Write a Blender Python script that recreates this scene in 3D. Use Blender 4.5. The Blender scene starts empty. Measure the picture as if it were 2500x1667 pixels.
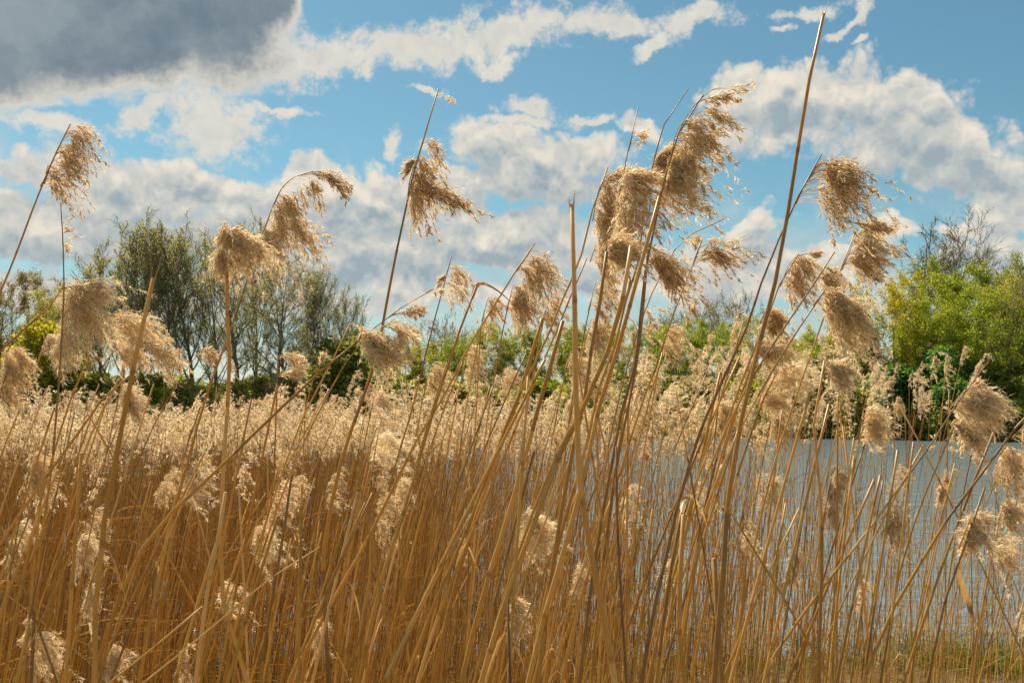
import bpy, math, random
import numpy as np
from mathutils import Vector

SC = bpy.context.scene
COL = SC.collection
# ------------------------------------------------------------------ camera
CAM_Z = 1.9
W0, H0, FPX = 2500.0, 1667.0, 2431.0
HORIZON = 1020.0
PITCH = math.atan((HORIZON - H0 / 2) / FPX)
cam_data = bpy.data.cameras.new("camera")
cam_data.sensor_width = 36.0
cam_data.lens = 36.0 * FPX / W0
cam_data.clip_start = 0.05
cam_data.clip_end = 6000.0
cam_data.dof.use_dof = True
cam_data.dof.focus_distance = 2.9
cam_data.dof.aperture_fstop = 16.0
cam = bpy.data.objects.new("camera", cam_data)
COL.objects.link(cam)
cam.location = (0, 0, CAM_Z)
cam.rotation_euler = (math.pi / 2 + PITCH, 0, 0)
SC.camera = cam
# ------------------------------------------------------------------ exposure
SC.view_settings.view_transform = 'Standard'
SC.view_settings.look = 'None'
SC.view_settings.gamma = 1.0
SC.view_settings.exposure = 0.8
SC.view_settings.use_curve_mapping = False
SC.cycles.max_bounces = 6
SC.cycles.diffuse_bounces = 3
SC.cycles.glossy_bounces = 2
SC.cycles.transmission_bounces = 4
SC.cycles.sample_clamp_indirect = 6.0
SC.cycles.sample_clamp_direct = 12.0
# ------------------------------------------------------------------ sun
SUN_EL, SUN_AZ = math.radians(50.0), math.radians(-30.0)      # high and in front, a little to the left
sv = Vector((math.sin(SUN_AZ) * math.cos(SUN_EL), math.cos(SUN_AZ) * math.cos(SUN_EL), math.sin(SUN_EL)))
sun_data = bpy.data.lights.new("sun", 'SUN')
sun_data.energy = 4.8
sun_data.angle = math.radians(0.6)
sun_data.color = (1.0, 0.89, 0.70)
sun = bpy.data.objects.new("sun", sun_data)
COL.objects.link(sun)
sun.location = (-10, 40, 60)
sun.rotation_euler = sv.to_track_quat('Z', 'Y').to_euler()


def pix(px, py, d):
    """point seen at photo pixel (px, py), d metres in front of the camera"""
    x = (px - W0 / 2) / FPX
    u = -(py - H0 / 2) / FPX
    c, s = math.cos(PITCH), math.sin(PITCH)
    v = np.array([x, c - u * s, s + u * c])
    v *= d / v[1]
    return v + np.array([0, 0, CAM_Z])


# ------------------------------------------------------------------ sky with clouds
world = bpy.data.worlds.new("World")
SC.world = world
world.use_nodes = True
NT = world.node_tree
NT.nodes.clear()


class NB:
    """small helper that adds nodes to a tree"""
    def __init__(self, nt):
        self.nt = nt

    def new(self, t, **kw):
        n = self.nt.nodes.new(t)
        for k, v in kw.items():
            setattr(n, k, v)
        return n

    def put(self, sock, v):
        if isinstance(v, bpy.types.NodeSocket):
            self.nt.links.new(v, sock)
        elif v is not None:
            sock.default_value = v

    def math(self, op, a, b=None, c=None, clamp=False):
        n = self.new('ShaderNodeMath', operation=op)
        n.use_clamp = clamp
        self.put(n.inputs[0], a)
        self.put(n.inputs[1], b)
        self.put(n.inputs[2], c)
        return n.outputs[0]

    def vec(self, op, a, b=None, scale=None):
        n = self.new('ShaderNodeVectorMath', operation=op)
        self.put(n.inputs[0], a)
        self.put(n.inputs[1], b)
        if scale is not None:
            self.put(n.inputs[3], scale)
        return n.outputs[1] if op in ('LENGTH', 'DOT_PRODUCT') else n.outputs[0]

    def noise(self, vec, scale, detail=5, rough=0.55, lac=2.0, dist=0.0, color=False):
        n = self.new('ShaderNodeTexNoise')
        self.put(n.inputs['Vector'], vec)
        n.inputs['Scale'].default_value = scale
        n.inputs['Detail'].default_value = detail
        n.inputs['Roughness'].default_value = rough
        n.inputs['Lacunarity'].default_value = lac
        n.inputs['Distortion'].default_value = dist
        return n.outputs['Color' if color else 'Fac']

    def mapr(self, v, a, b, c=0.0, d=1.0, smooth=True):
        n = self.new('ShaderNodeMapRange')
        n.interpolation_type = 'SMOOTHSTEP' if smooth else 'LINEAR'
        self.put(n.inputs[0], v)
        for i, x in enumerate((a, b, c, d)):
            self.put(n.inputs[i + 1], x)
        return n.outputs[0]

    def mix(self, f, a, b, blend='MIX'):
        n = self.new('ShaderNodeMix', data_type='RGBA', blend_type=blend)
        self.put(n.inputs[0], f)
        self.put(n.inputs[6], a)
        self.put(n.inputs[7], b)
        return n.outputs[2]


B = NB(NT)
tc = B.new('ShaderNodeTexCoord')
DIR = tc.outputs['Generated']
sep = B.new('ShaderNodeSeparateXYZ')
B.put(sep.inputs[0], DIR)
az = B.math('ARCTAN2', sep.outputs[0], sep.outputs[1])
el = B.math('ARCSINE', sep.outputs[2])
# clouds are laid out in degrees of azimuth and elevation
comb = B.new('ShaderNodeCombineXYZ')
B.put(comb.inputs[0], B.math('MULTIPLY', az, 57.29578))
B.put(comb.inputs[1], B.math('MULTIPLY', el, 57.29578))
P0 = comb.outputs[0]
n1 = B.vec('SUBTRACT', B.noise(P0, 0.16, 3, 0.5, color=True), (0.5, 0.5, 0.5))
n2 = B.vec('SUBTRACT', B.noise(P0, 0.75, 6, 0.62, color=True), (0.5, 0.5, 0.5))
warp = B.vec('ADD', B.vec('SCALE', n1, scale=4.6), B.vec('SCALE', n2, scale=1.5))
warp = B.vec('MULTIPLY', warp, (1, 1, 0))
PW = B.vec('ADD', P0, warp)


def aztoel(x2352, y2352):
    k = 2500.0 / 2352.0
    v = pix(x2352 * k, y2352 * k, 1.0) - np.array([0, 0, CAM_Z])
    v /= np.linalg.norm(v)
    return math.degrees(math.atan2(v[0], v[1])), math.degrees(math.asin(v[2]))


DEGPX = math.degrees(1.0 / (FPX * 2352 / 2500))


CHAIN = [None]


def field(blobs, p):
    # every few clouds the next ones are made to wait for the last: keeps the shader's stack small
    out = None
    q = p
    if CHAIN[0] is not None:
        q = B.vec('ADD', p, B.vec('SCALE', (1, 1, 1), scale=B.math('MULTIPLY', CHAIN[0], 1e-7)))
    for k, (cx, cy, rx, ry, rot) in enumerate(blobs):
        if k and k % 5 == 0:
            q = B.vec('ADD', p, B.vec('SCALE', (1, 1, 1), scale=B.math('MULTIPLY', out, 1e-7)))
        a, e = aztoel(cx, cy)
        m = B.new('ShaderNodeMapping', vector_type='TEXTURE')
        B.put(m.inputs[0], q)
        m.inputs[1].default_value = (a, e, 0)
        m.inputs[2].default_value = (0, 0, math.radians(-rot))
        m.inputs[3].default_value = (rx * DEGPX, ry * DEGPX, 1)
        ln = B.vec('LENGTH', m.outputs[0])
        if out is None:
            out = ln
        else:
            out = B.math('SMOOTH_MIN', out, ln, 0.25)
    CHAIN[0] = out
    return out


DARK = [(100, 22, 500, 146, 0), (440, 40, 200, 92, -10), (600, 0, 85, 50, 0), (-170, 45, 300, 155, 0)]
THICK = [
    (420, 395, 85, 50, 0), (60, 405, 130, 50, 0), (260, 450, 300, 48, 8), (580, 455, 240, 42, 4),
    (770, 420, 120, 45, 0), (690, 390, 45, 28, 0), (900, 400, 70, 35, 0),
    (1150, 350, 135, 68, 10), (1340, 360, 110, 55, 0), (1240, 420, 230, 52, 0), (950, 450, 170, 70, 0),
    (1750, 215, 100, 62, 0), (1935, 200, 120, 72, 0), (2060, 240, 130, 66, 15), (2170, 290, 100, 50, 25),
    (1850, 290, 220, 55, 0), (2100, 360, 200, 62, 8), (2270, 400, 130, 70, 25), (1680, 270, 70, 50, 0),
    (1480, 265, 48, 32, 0), (2330, 450, 90, 60, 20),
    (1745, 530, 60, 50, 0), (1690, 600, 160, 48, 0), (1900, 590, 100, 45, 0), (2010, 545, 80, 35, 0),
    (330, 545, 420, 40, 0), (60, 560, 170, 45, 0), (760, 560, 200, 55, 10), (1190, 520, 180, 42, 0),
    (960, 590, 170, 42, 0), (1240, 600, 150, 34, 0), (1000, 690, 300, 40, 0), (1500, 660, 500, 45, 0),
    (2230, 530, 90, 24, 0), (2310, 600, 110, 50, 0), (400, 680, 500, 50, 0),
    (1830, 250, 190, 80, 0), (2080, 300, 180, 70, 15), (1230, 390, 220, 70, 0), (500, 440, 380, 50, 6),
    (700, 500, 330, 55, 5), (150, 510, 300, 60, 0), (1100, 570, 330, 60, 0), (800, 640, 400, 50, 0), (1700, 660, 400, 50, 0),
]
THIN = [
    (640, 100, 130, 62, 0), (790, 112, 140, 40, -5), (960, 88, 160, 46, -10), (1180, 78, 190, 40, -4),
    (1130, 130, 75, 20, 5), (1400, 52, 170, 30, -5), (1600, 42, 70, 30, -12), (1520, 90, 60, 14, -20),
    (490, 265, 115, 75, 0), (450, 190, 80, 50, 0), (325, 255, 70, 22, -35), (630, 230, 80, 14, 8),
    (120, 285, 80, 24, 5), (1210, 235, 80, 28, 5), (1190, 272, 120, 18, 0), (1360, 262, 60, 12, 0),
    (925, 318, 18, 26, 0), (1830, 8, 90, 16, 0), (2030, 2, 60, 16, -10), (1770, 52, 26, 9, 0),
    (1950, 45, 50, 12, -15), (1975, 80, 26, 10, -15), (980, 178, 40, 9, -5), (120, 228, 22, 8, 0),
]
fd = field(DARK, B.vec('ADD', P0, B.vec('SCALE', warp, scale=0.6)))
fk = field(THICK, PW)
ft = field(THIN, PW)
ragged = B.noise(P0, 0.9, 7, 0.66)
rag = B.math('MULTIPLY', B.math('SUBTRACT', ragged, 0.5), 1.0)


def billow(p):
    """cauliflower bumps: distance to the nearest of many cloud puffs, in three sizes"""
    n = B.new('ShaderNodeTexVoronoi', voronoi_dimensions='2D', feature='F1')
    B.put(n.inputs['Vector'], p)
    n.inputs['Scale'].default_value = 0.5
    n.inputs['Detail'].default_value = 2.0
    n.inputs['Roughness'].default_value = 0.5
    n.inputs['Lacunarity'].default_value = 2.3
    return n.outputs['Distance']


PB = B.vec('ADD', P0, B.vec('SCALE', warp, scale=0.45))
bl0 = billow(PB)
bl1 = billow(B.vec('ADD', PB, (-0.15, 0.75, 0)))
# clouds beyond the picture carry on with the same amount of cover
gen = B.noise(P0, 0.055, 7, 0.6)
oaz = B.mapr(B.math('ABSOLUTE', sep.outputs[0]), 0.40, 0.56)
ofr = B.mapr(sep.outputs[1], 0.55, 0.72, 1.0, 0.0)
ohi = B.mapr(sep.outputs[2], 0.38, 0.50)
outside = B.math('MAXIMUM', B.math('MAXIMUM', oaz, ofr), ohi)
ga = B.math('MULTIPLY', B.mapr(gen, 0.50, 0.60), outside)
rl1 = B.noise(PW, 0.38, 5, 0.55)
ad = B.mapr(B.math('ADD', fd, B.math('MULTIPLY', rag, 0.35)), 1.20, 1.0)
fkb = B.math('MULTIPLY_ADD', B.math('SUBTRACT', bl0, 0.50), 0.75, B.math('MULTIPLY_ADD', rag, 0.45, fk))
ak = B.mapr(fkb, 1.42, 0.90)
at = B.mapr(B.math('ADD', ft, B.math('MULTIPLY', rag, 2.6)), 1.35, 0.45)
at = B.math('MULTIPLY', at, 0.92)
haze = B.mapr(B.math('MULTIPLY_ADD', B.math('SUBTRACT', rl1, 0.5), 0.35, el), 0.02, 0.24, 0.75, 0.0)
alpha = B.math('MAXIMUM', B.math('MAXIMUM', ad, ak), B.math('MAXIMUM', at, ga))
alpha = B.math('MAXIMUM', alpha, haze)

# shaded undersides: grey-blue patches plus relief from the cloud noise seen slightly higher
SH = [
    (1250, 440, 230, 48, 0), (1310, 350, 70, 26, 20), (1130, 395, 90, 30, 30), (2150, 275, 80, 30, 30),
    (1950, 165, 45, 20, 0), (2270, 395, 70, 28, 10), (2080, 415, 160, 26, 0), (1820, 285, 150, 20, 0), (1600, 345, 90, 14, 0),
    (450, 405, 70, 28, 0), (270, 425, 110, 42, 15), (80, 450, 180, 34, 0), (1760, 585, 90, 36, 0), (620, 470, 170, 18, 0),
    (800, 520, 170, 34, 0), (1060, 585, 130, 26, 0), (560, 570, 200, 26, 0), (820, 640, 160, 28, 0),
    (1400, 640, 250, 24, 0), (180, 590, 180, 22, 0), (2120, 345, 60, 20, 0), (1900, 610, 60, 20, 0), (1250, 560, 190, 16, 0),
]
fs = field(SH, B.vec('ADD', P0, B.vec('SCALE', warp, scale=0.85)))
shp = B.math('MULTIPLY', B.mapr(B.math('MULTIPLY_ADD', rag, 0.6, fs), 2.3, 0.0), 0.70)
fu = field(THICK, B.vec('ADD', PB, (-0.5, 1.7, 0)))
under = B.mapr(B.math('MULTIPLY_ADD', B.math('SUBTRACT', bl1, 0.5), 0.5, fu), 1.45, 0.45)
off = B.vec('ADD', PW, (-0.25, 1.1, 0))
rl2 = B.noise(off, 0.38, 5, 0.55)
relief = B.math('MULTIPLY', B.math('SUBTRACT', rl2, rl1), 1.5)
relief = B.math('MULTIPLY_ADD', B.math('SUBTRACT', bl0, bl1), 0.9, relief)
thick = B.mapr(fkb, 1.15, 0.65)
relief = B.math('MULTIPLY', relief, B.math('MULTIPLY_ADD', thick, 0.75, 0.25))
gsh = B.math('MULTIPLY', B.mapr(gen, 0.56, 0.72), B.math('MULTIPLY', outside, 0.7))
body = B.math('MULTIPLY', B.mapr(fkb, 1.05, 0.30), B.mapr(rl1, 0.38, 0.66, 0.10, 0.60))
under = B.math('MULTIPLY_ADD', shp, 0.55, B.math('MULTIPLY', under, 0.52))
shade = B.math('ADD', B.math('MAXIMUM', B.math('MULTIPLY_ADD', body, 0.25, under), gsh), relief)
shade = B.mapr(shade, -0.25, 1.20, smooth=False)
core = B.mapr(B.math('ADD', fd, B.math('MULTIPLY', rag, 0.45)), 1.14, 0.72)
lit = (8.5, 7.85, 6.7, 1)
grey = (3.5, 4.3, 4.75, 1)
slate = (1.6, 2.15, 2.65, 1)
slate = B.mix(B.mapr(B.noise(PW, 0.16, 5, 0.6), 0.36, 0.70), slate, (3.0, 3.6, 3.9, 1))
ccol = B.mix(shade, lit, grey)
ccol = B.mix(1.0, ccol, B.mix(B.noise(PW, 1.1, 4, 0.6), (0.86, 0.88, 0.90, 1), (1.10, 1.09, 1.07, 1)), 'MULTIPLY')
ccol = B.mix(core, ccol, slate)
sky = B.new('ShaderNodeTexSky', sky_type='NISHITA')
sky.sun_disc = False
sky.sun_elevation = SUN_EL
sky.sun_rotation = SUN_AZ
sky.altitude = 50
sky.air_density = 1.0
sky.dust_density = 0.3
sky.ozone_density = 2.0
skc = B.mix(1.0, sky.outputs[0], (0.72, 1.01, 0.88, 1), 'MULTIPLY')
final = B.mix(alpha, skc, ccol)
bg = B.new('ShaderNodeBackground')
B.put(bg.inputs[0], final)
bg.inputs[1].default_value = 0.0575
wo = B.new('ShaderNodeOutputWorld')
NT.links.new(bg.outputs[0], wo.inputs[0])
world.cycles.sampling_method = 'NONE'

# ------------------------------------------------------------------ mesh helpers
RNG = np.random.default_rng(11)


class MB:
    """collects pieces (vertices, quads, tris, one tone per vertex) for ONE mesh"""
    def __init__(self):
        self.v, self.q, self.t, self.c = [], [], [], []
        self.n = 0

    def add(self, v, q=None, t=None, c=0.5):
        v = np.asarray(v, dtype=np.float64).reshape(-1, 3)
        self.v.append(v)
        cc = np.empty(len(v))
        cc[:] = c
        self.c.append(cc)
        if q is not None and len(q):
            self.q.append(np.asarray(q).reshape(-1, 4) + self.n)
        if t is not None and len(t):
            self.t.append(np.asarray(t).reshape(-1, 3) + self.n)
        self.n += len(v)

    def mesh(self, name, mat, smooth=False):
        me = bpy.data.meshes.new(name)
        v = np.concatenate(self.v)
        q = np.concatenate(self.q) if self.q else np.zeros((0, 4), int)
        t = np.concatenate(self.t) if self.t else np.zeros((0, 3), int)
        me.vertices.add(len(v))
        me.vertices.foreach_set('co', v.ravel())
        loops = np.concatenate([q.ravel(), t.ravel()]).astype(np.int32)
        me.loops.add(len(loops))
        me.loops.foreach_set('vertex_index', loops)
        st = np.concatenate([np.arange(len(q)) * 4, len(q) * 4 + np.arange(len(t)) * 3]).astype(np.int32)
        me.polygons.add(len(st))
        me.polygons.foreach_set('loop_start', st)
        me.update(calc_edges=True)
        if smooth:
            me.polygons.foreach_set('use_smooth', np.ones(len(st), bool))
        a = me.attributes.new('tone', 'FLOAT', 'POINT')
        a.data.foreach_set('value', np.concatenate(self.c).astype(np.float32))
        me.materials.append(mat)
        return me


def link(name, data, parent=None, kind=None, loc=None):
    o = bpy.data.objects.new(name, data)
    COL.objects.link(o)
    if parent is not None:
        o.parent = parent
    if loc is not None:
        o.location = loc
    if kind:
        o['kind'] = kind
    return o


def thing(name, loc, label, cat, group=None, rz=0.0):
    o = bpy.data.objects.new(name, None)
    COL.objects.link(o)
    o.empty_display_size = 0.05
    o.location = loc
    o.rotation_euler = (0, 0, rz)
    o['label'] = label
    o['category'] = cat
    if group:
        o['group'] = group
    return o


def unit(v):
    v = np.asarray(v, float)
    return v / (np.linalg.norm(v, axis=-1, keepdims=True) + 1e-12)


def tube(mb, pts, rad, sides=5, tone=0.5, cap=True):
    pts = np.asarray(pts, float)
    n = len(pts)
    rad = np.broadcast_to(np.asarray(rad, float), (n,))
    tan = np.gradient(pts, axis=0)
    tan = unit(tan)
    ref = np.array([0.0, 1.0, 0.0]) if abs(tan[0][1]) < 0.8 else np.array([1.0, 0, 0])
    s = unit(np.cross(tan, ref))
    b = np.cross(tan, s)
    a = np.arange(sides) * 2 * math.pi / sides
    ring = (np.cos(a)[None, :, None] * s[:, None, :] + np.sin(a)[None, :, None] * b[:, None, :]) * rad[:, None, None]
    v = (pts[:, None, :] + ring).reshape(-1, 3)
    i = np.arange(n - 1)[:, None] * sides
    j = np.arange(sides)[None, :]
    k = (j + 1) % sides
    q = np.stack([i + j, i + k, i + sides + k, i + sides + j], -1).reshape(-1, 4)
    t = None
    if cap and sides >= 3:
        e = (n - 1) * sides
        t = [[e, e + m, e + m + 1] for m in range(1, sides - 1)]
    c = np.repeat(np.broadcast_to(np.asarray(tone, float), (n,)), sides)
    mb.add(v, q, t, c)


def ribbons(mb, P, W, tone):
    """P: (m, n, 3) centre lines, W: (m, n, 3) half width vectors -> flat bands"""
    m, n, _ = P.shape
    v = np.stack([P - W, P + W], 2).reshape(-1, 3)
    base = (np.arange(m) * n * 2)[:, None] + (np.arange(n - 1) * 2)[None, :]
    q = np.stack([base, base + 1, base + 3, base + 2], -1).reshape(-1, 4)
    mb.add(v, q, None, np.repeat(tone, n * 2) if np.ndim(tone) else tone)


def spline(pts, n):
    """Catmull-Rom through pts resampled to n points by length"""
    p = np.asarray(pts, float)
    if len(p) == 2:
        return p[0] + (p[1] - p[0]) * np.linspace(0, 1, n)[:, None]
    e = np.vstack([2 * p[0] - p[1], p, 2 * p[-1] - p[-2]])
    out = []
    for k in range(1, len(e) - 2):
        t = np.linspace(0, 1, 12, endpoint=False)[:, None]
        a, b, c, d = e[k - 1], e[k], e[k + 1], e[k + 2]
        out.append(0.5 * (2 * b + (c - a) * t + (2 * a - 5 * b + 4 * c - d) * t ** 2 + (3 * b - a - 3 * c + d) * t ** 3))
    out.append(p[-1][None])
    o = np.vstack(out)
    s = np.concatenate([[0], np.cumsum(np.linalg.norm(np.diff(o, axis=0), axis=1))])
    u = np.linspace(0, s[-1], n)
    return np.stack([np.interp(u, s, o[:, i]) for i in range(3)], 1)


# ------------------------------------------------------------------ materials
def mat(name):
    m = bpy.data.materials.new(name)
    m.use_nodes = True
    m.node_tree.nodes.clear()
    return m, NB(m.node_tree)


def ramp(b, fac, stops):
    n = b.new('ShaderNodeValToRGB')
    b.put(n.inputs[0], fac)
    cr = n.color_ramp
    while len(cr.elements) < len(stops):
        cr.elements.new(0.5)
    for e, (p, c) in zip(cr.elements, stops):
        e.position = p
        e.color = (*c, 1)
    return n.outputs[0]


def out(b, sh):
    o = b.new('ShaderNodeOutputMaterial')
    b.nt.links.new(sh, o.inputs[0])


def attr(b, name):
    n = b.new('ShaderNodeAttribute', attribute_name=name)
    return n.outputs['Fac']


def thin_mat(name, stops, trans=0.45, rough=0.6, spec=0.2, tsat=(1, 1, 1), noise=None):
    """leaf, husk or hair: light also comes through it"""
    m, b = mat(name)
    f = attr(b, 'tone')
    if noise:
        tcn = b.new('ShaderNodeNewGeometry')
        nz = b.noise(tcn.outputs['Position'], noise[0], 3, 0.6)
        f = b.math('ADD', f, b.math('MULTIPLY', b.math('SUBTRACT', nz, 0.5), noise[1]), clamp=True)
    oi = b.new('ShaderNodeObjectInfo')
    f = b.math('ADD', f, b.math('MULTIPLY', b.math('SUBTRACT', oi.outputs['Random'], 0.5), 0.14), clamp=True)
    col = ramp(b, f, stops)
    pr = b.new('ShaderNodeBsdfPrincipled')
    b.put(pr.inputs['Base Color'], col)
    pr.inputs['Roughness'].default_value = rough
    pr.inputs['Specular IOR Level'].default_value = spec
    tr = b.new('ShaderNodeBsdfTranslucent')
    b.put(tr.inputs[0], b.mix(1.0, col, (*tsat, 1), 'MULTIPLY'))
    mx = b.new('ShaderNodeMixShader')
    mx.inputs[0].default_value = trans
    b.nt.links.new(pr.outputs[0], mx.inputs[1])
    b.nt.links.new(tr.outputs[0], mx.inputs[2])
    out(b, mx.outputs[0])
    return m


M = {}
M['plume'] = thin_mat('plume_husk', [(0.0, (0.26, 0.16, 0.07)), (0.35, (0.56, 0.39, 0.19)), (0.7, (0.84, 0.65, 0.39)), (1.0, (0.94, 0.84, 0.64))],
                      0.55, 0.45, 0.4, (1.0, 0.96, 0.88))
M['leafblade'] = thin_mat('dry_leaf_blade', [(0.0, (0.22, 0.13, 0.07)), (0.4, (0.50, 0.30, 0.11)), (0.75, (0.62, 0.43, 0.20)), (1.0, (0.72, 0.58, 0.36))],
                          0.35, 0.45, 0.4, (1.0, 0.85, 0.6), noise=(60.0, 0.7))


def stem_mat(name, fine):
    m, b = mat(name)
    tcn = b.new('ShaderNodeNewGeometry')
    mp = b.new('ShaderNodeMapping')
    b.put(mp.inputs[0], tcn.outputs['Position'])
    mp.inputs[3].default_value = (1, 1, 0.06)
    st = b.noise(mp.outputs[0], fine, 4, 0.6)
    blot = b.noise(tcn.outputs['Position'], 14.0, 4, 0.65)
    f = b.math('ADD', attr(b, 'tone'), b.math('MULTIPLY', b.math('SUBTRACT', st, 0.5), 0.55))
    f = b.math('ADD', f, b.math('MULTIPLY', b.math('SUBTRACT', blot, 0.5), 0.35), clamp=True)
    col = ramp(b, f, [(0.0, (0.17, 0.115, 0.075)), (0.20, (0.34, 0.20, 0.08)), (0.45, (0.60, 0.345, 0.062)),
                      (0.72, (0.74, 0.50, 0.14)), (1.0, (0.80, 0.62, 0.32))])
    pr = b.new('ShaderNodeBsdfPrincipled')
    b.put(pr.inputs['Base Color'], col)
    pr.inputs['Roughness'].default_value = 0.42
    pr.inputs['Specular IOR Level'].default_value = 0.45
    bp = b.new('ShaderNodeBump')
    bp.inputs['Strength'].default_value = 0.12
    bp.inputs['Distance'].default_value = 0.001
    b.put(bp.inputs['Height'], st)
    b.put(pr.inputs['Normal'], bp.outputs[0])
    tr = b.new('ShaderNodeBsdfTranslucent')
    b.put(tr.inputs[0], b.mix(1.0, col, (1.0, 0.72, 0.38, 1), 'MULTIPLY'))
    mx = b.new('ShaderNodeMixShader')
    mx.inputs[0].default_value = 0.3
    b.nt.links.new(pr.outputs[0], mx.inputs[1])
    b.nt.links.new(tr.outputs[0], mx.inputs[2])
    out(b, mx.outputs[0])
    return m


M['stem'] = stem_mat('reed_cane', 900.0)


def bark_mat():
    m, b = mat('bark')
    g = b.new('ShaderNodeNewGeometry')
    n = b.noise(g.outputs['Position'], 3.0, 5, 0.6)
    col = ramp(b, n, [(0.3, (0.085, 0.068, 0.04)), (0.7, (0.26, 0.215, 0.13))])
    pr = b.new('ShaderNodeBsdfPrincipled')
    b.put(pr.inputs['Base Color'], col)
    pr.inputs['Roughness'].default_value = 0.85
    out(b, pr.outputs[0])
    return m


M['bark'] = bark_mat()
LEAF = {
    'olive': ((0.33, 0.30, 0.075), (0.62, 0.55, 0.18)),
    'grey': ((0.34, 0.31, 0.13), (0.62, 0.55, 0.26)),
    'bright': ((0.20, 0.25, 0.018), (0.50, 0.54, 0.06)),
    'yellow': ((0.36, 0.32, 0.02), (0.68, 0.58, 0.05)),
    'dark': ((0.17, 0.19, 0.035), (0.38, 0.40, 0.08)),
    'cool': ((0.06, 0.15, 0.028), (0.20, 0.36, 0.06)),
    'brown': ((0.19, 0.14, 0.03), (0.40, 0.31, 0.08)),
}
for k, (a, c) in LEAF.items():
    M['leaf_' + k] = thin_mat('leaf_' + k, [(0.0, a), (1.0, c)], 0.6, 0.55, 0.25, (1.0, 1.0, 0.6), noise=(0.35, 0.7))

# ------------------------------------------------------------------ ground, lake, far banks
def shore_far(x):
    return 104 - 0.33 * x + 48 * np.exp(-((x + 4) / 22.0) ** 2)


def shore_near(x):
    return 8.1 + 0.25 * np.sin(x * 0.9 + 1.0) - 0.02 * x


def ground_h(x, y):
    x = np.asarray(x, float)
    y = np.asarray(y, float)
    sn = shore_near(x)
    near = np.clip((sn - y) * 0.085, -0.9, 0.50)
    sf = shore_far(x)
    far = np.clip((y - sf) * 0.22, -1.2, 1.35) + np.clip((y - sf - 12) * 0.02, 0, 3.0)
    z = np.where(y < 40, near, far)
    edge = np.clip((np.abs(x) - 500) / 400, 0, 1) * 3
    return z + 0.03 * np.sin(x * 1.7) * np.cos(y * 1.3) + edge


def make_ground():
    xs = np.concatenate([-np.geomspace(2000, 32, 16), np.linspace(-30, 30, 61), np.geomspace(32, 2000, 16)])
    ys = np.concatenate([-np.geomspace(800, 6, 8), np.linspace(-5, 14, 58), np.geomspace(15, 80, 12), np.linspace(82, 190, 73), np.geomspace(195, 3500, 18)])
    X, Y = np.meshgrid(xs, ys)
    Z = ground_h(X, Y)
    v = np.stack([X, Y, Z], -1).reshape(-1, 3)
    nx = len(xs)
    i, j = np.meshgrid(np.arange(len(ys) - 1), np.arange(nx - 1), indexing='ij')
    a = (i * nx + j).ravel()
    q = np.stack([a, a + 1, a + nx + 1, a + nx], -1)
    m, b = mat('bank_soil_and_turf')
    g = b.new('ShaderNodeNewGeometry')
    pos = g.outputs['Position']
    big = b.noise(pos, 0.6, 5, 0.6)
    fine = b.noise(pos, 18, 5, 0.7)
    soil = ramp(b, fine, [(0.3, (0.05, 0.032, 0.016)), (0.7, (0.20, 0.13, 0.06))])
    grass = ramp(b, fine, [(0.3, (0.03, 0.06, 0.012)), (0.7, (0.12, 0.20, 0.03))])
    sp = b.new('ShaderNodeSeparateXYZ')
    b.put(sp.inputs[0], pos)
    farm = b.mapr(sp.outputs[1], 20, 60)
    low = b.mapr(sp.outputs[2], 0.25, 0.55)
    fg = b.math('MULTIPLY', b.mapr(big, 0.30, 0.42), low)
    nearm = b.mapr(big, 0.45, 0.65, 0, 0.3)
    fac = b.mix(farm, nearm, fg)
    col = b.mix(fac, soil, grass)
    pr = b.new('ShaderNodeBsdfPrincipled')
    b.put(pr.inputs['Base Color'], col)
    pr.inputs['Roughness'].default_value = 0.95
    out(b, pr.outputs[0])
    mb = MB()
    mb.add(v, q)
    o = link('ground', mb.mesh('ground', m, True), kind='structure')
    o['label'] = 'reed bank and the far lake shore'


make_ground()


def make_lake():
    m, b = mat('lake_water')
    g = b.new('ShaderNodeNewGeometry')
    pos = g.outputs['Position']
    mp = b.new('ShaderNodeMapping')
    b.put(mp.inputs[0], pos)
    mp.inputs[2].default_value = (0, 0, math.radians(12))
    mp.inputs[3].default_value = (0.4, 1.7, 1)
    w1 = b.noise(mp.outputs[0], 0.9, 5, 0.6, dist=0.6)
    w2 = b.noise(mp.outputs[0], 5.0, 3, 0.6)
    h = b.math('MULTIPLY_ADD', w2, 0.25, w1)
    bp = b.new('ShaderNodeBump')
    bp.inputs['Strength'].default_value = 1.0
    bp.inputs['Distance'].default_value = 0.09
    b.put(bp.inputs['Height'], h)
    pr = b.new('ShaderNodeBsdfPrincipled')
    pr.inputs['Base Color'].default_value = (0.17, 0.22, 0.245, 1)
    pr.inputs['Roughness'].default_value = 0.12
    pr.inputs['IOR'].default_value = 1.333
    b.put(pr.inputs['Normal'], bp.outputs[0])
    out(b, pr.outputs[0])
    mb = MB()
    mb.add([(-1900, -60, 0), (1900, -60, 0), (1900, 400, 0), (-1900, 400, 0)], [[0, 1, 2, 3]])
    o = link('lake_water', mb.mesh('lake_water', m), kind='structure')
    o['label'] = 'rippled blue grey lake between the reeds and the far trees'


make_lake()


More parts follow.
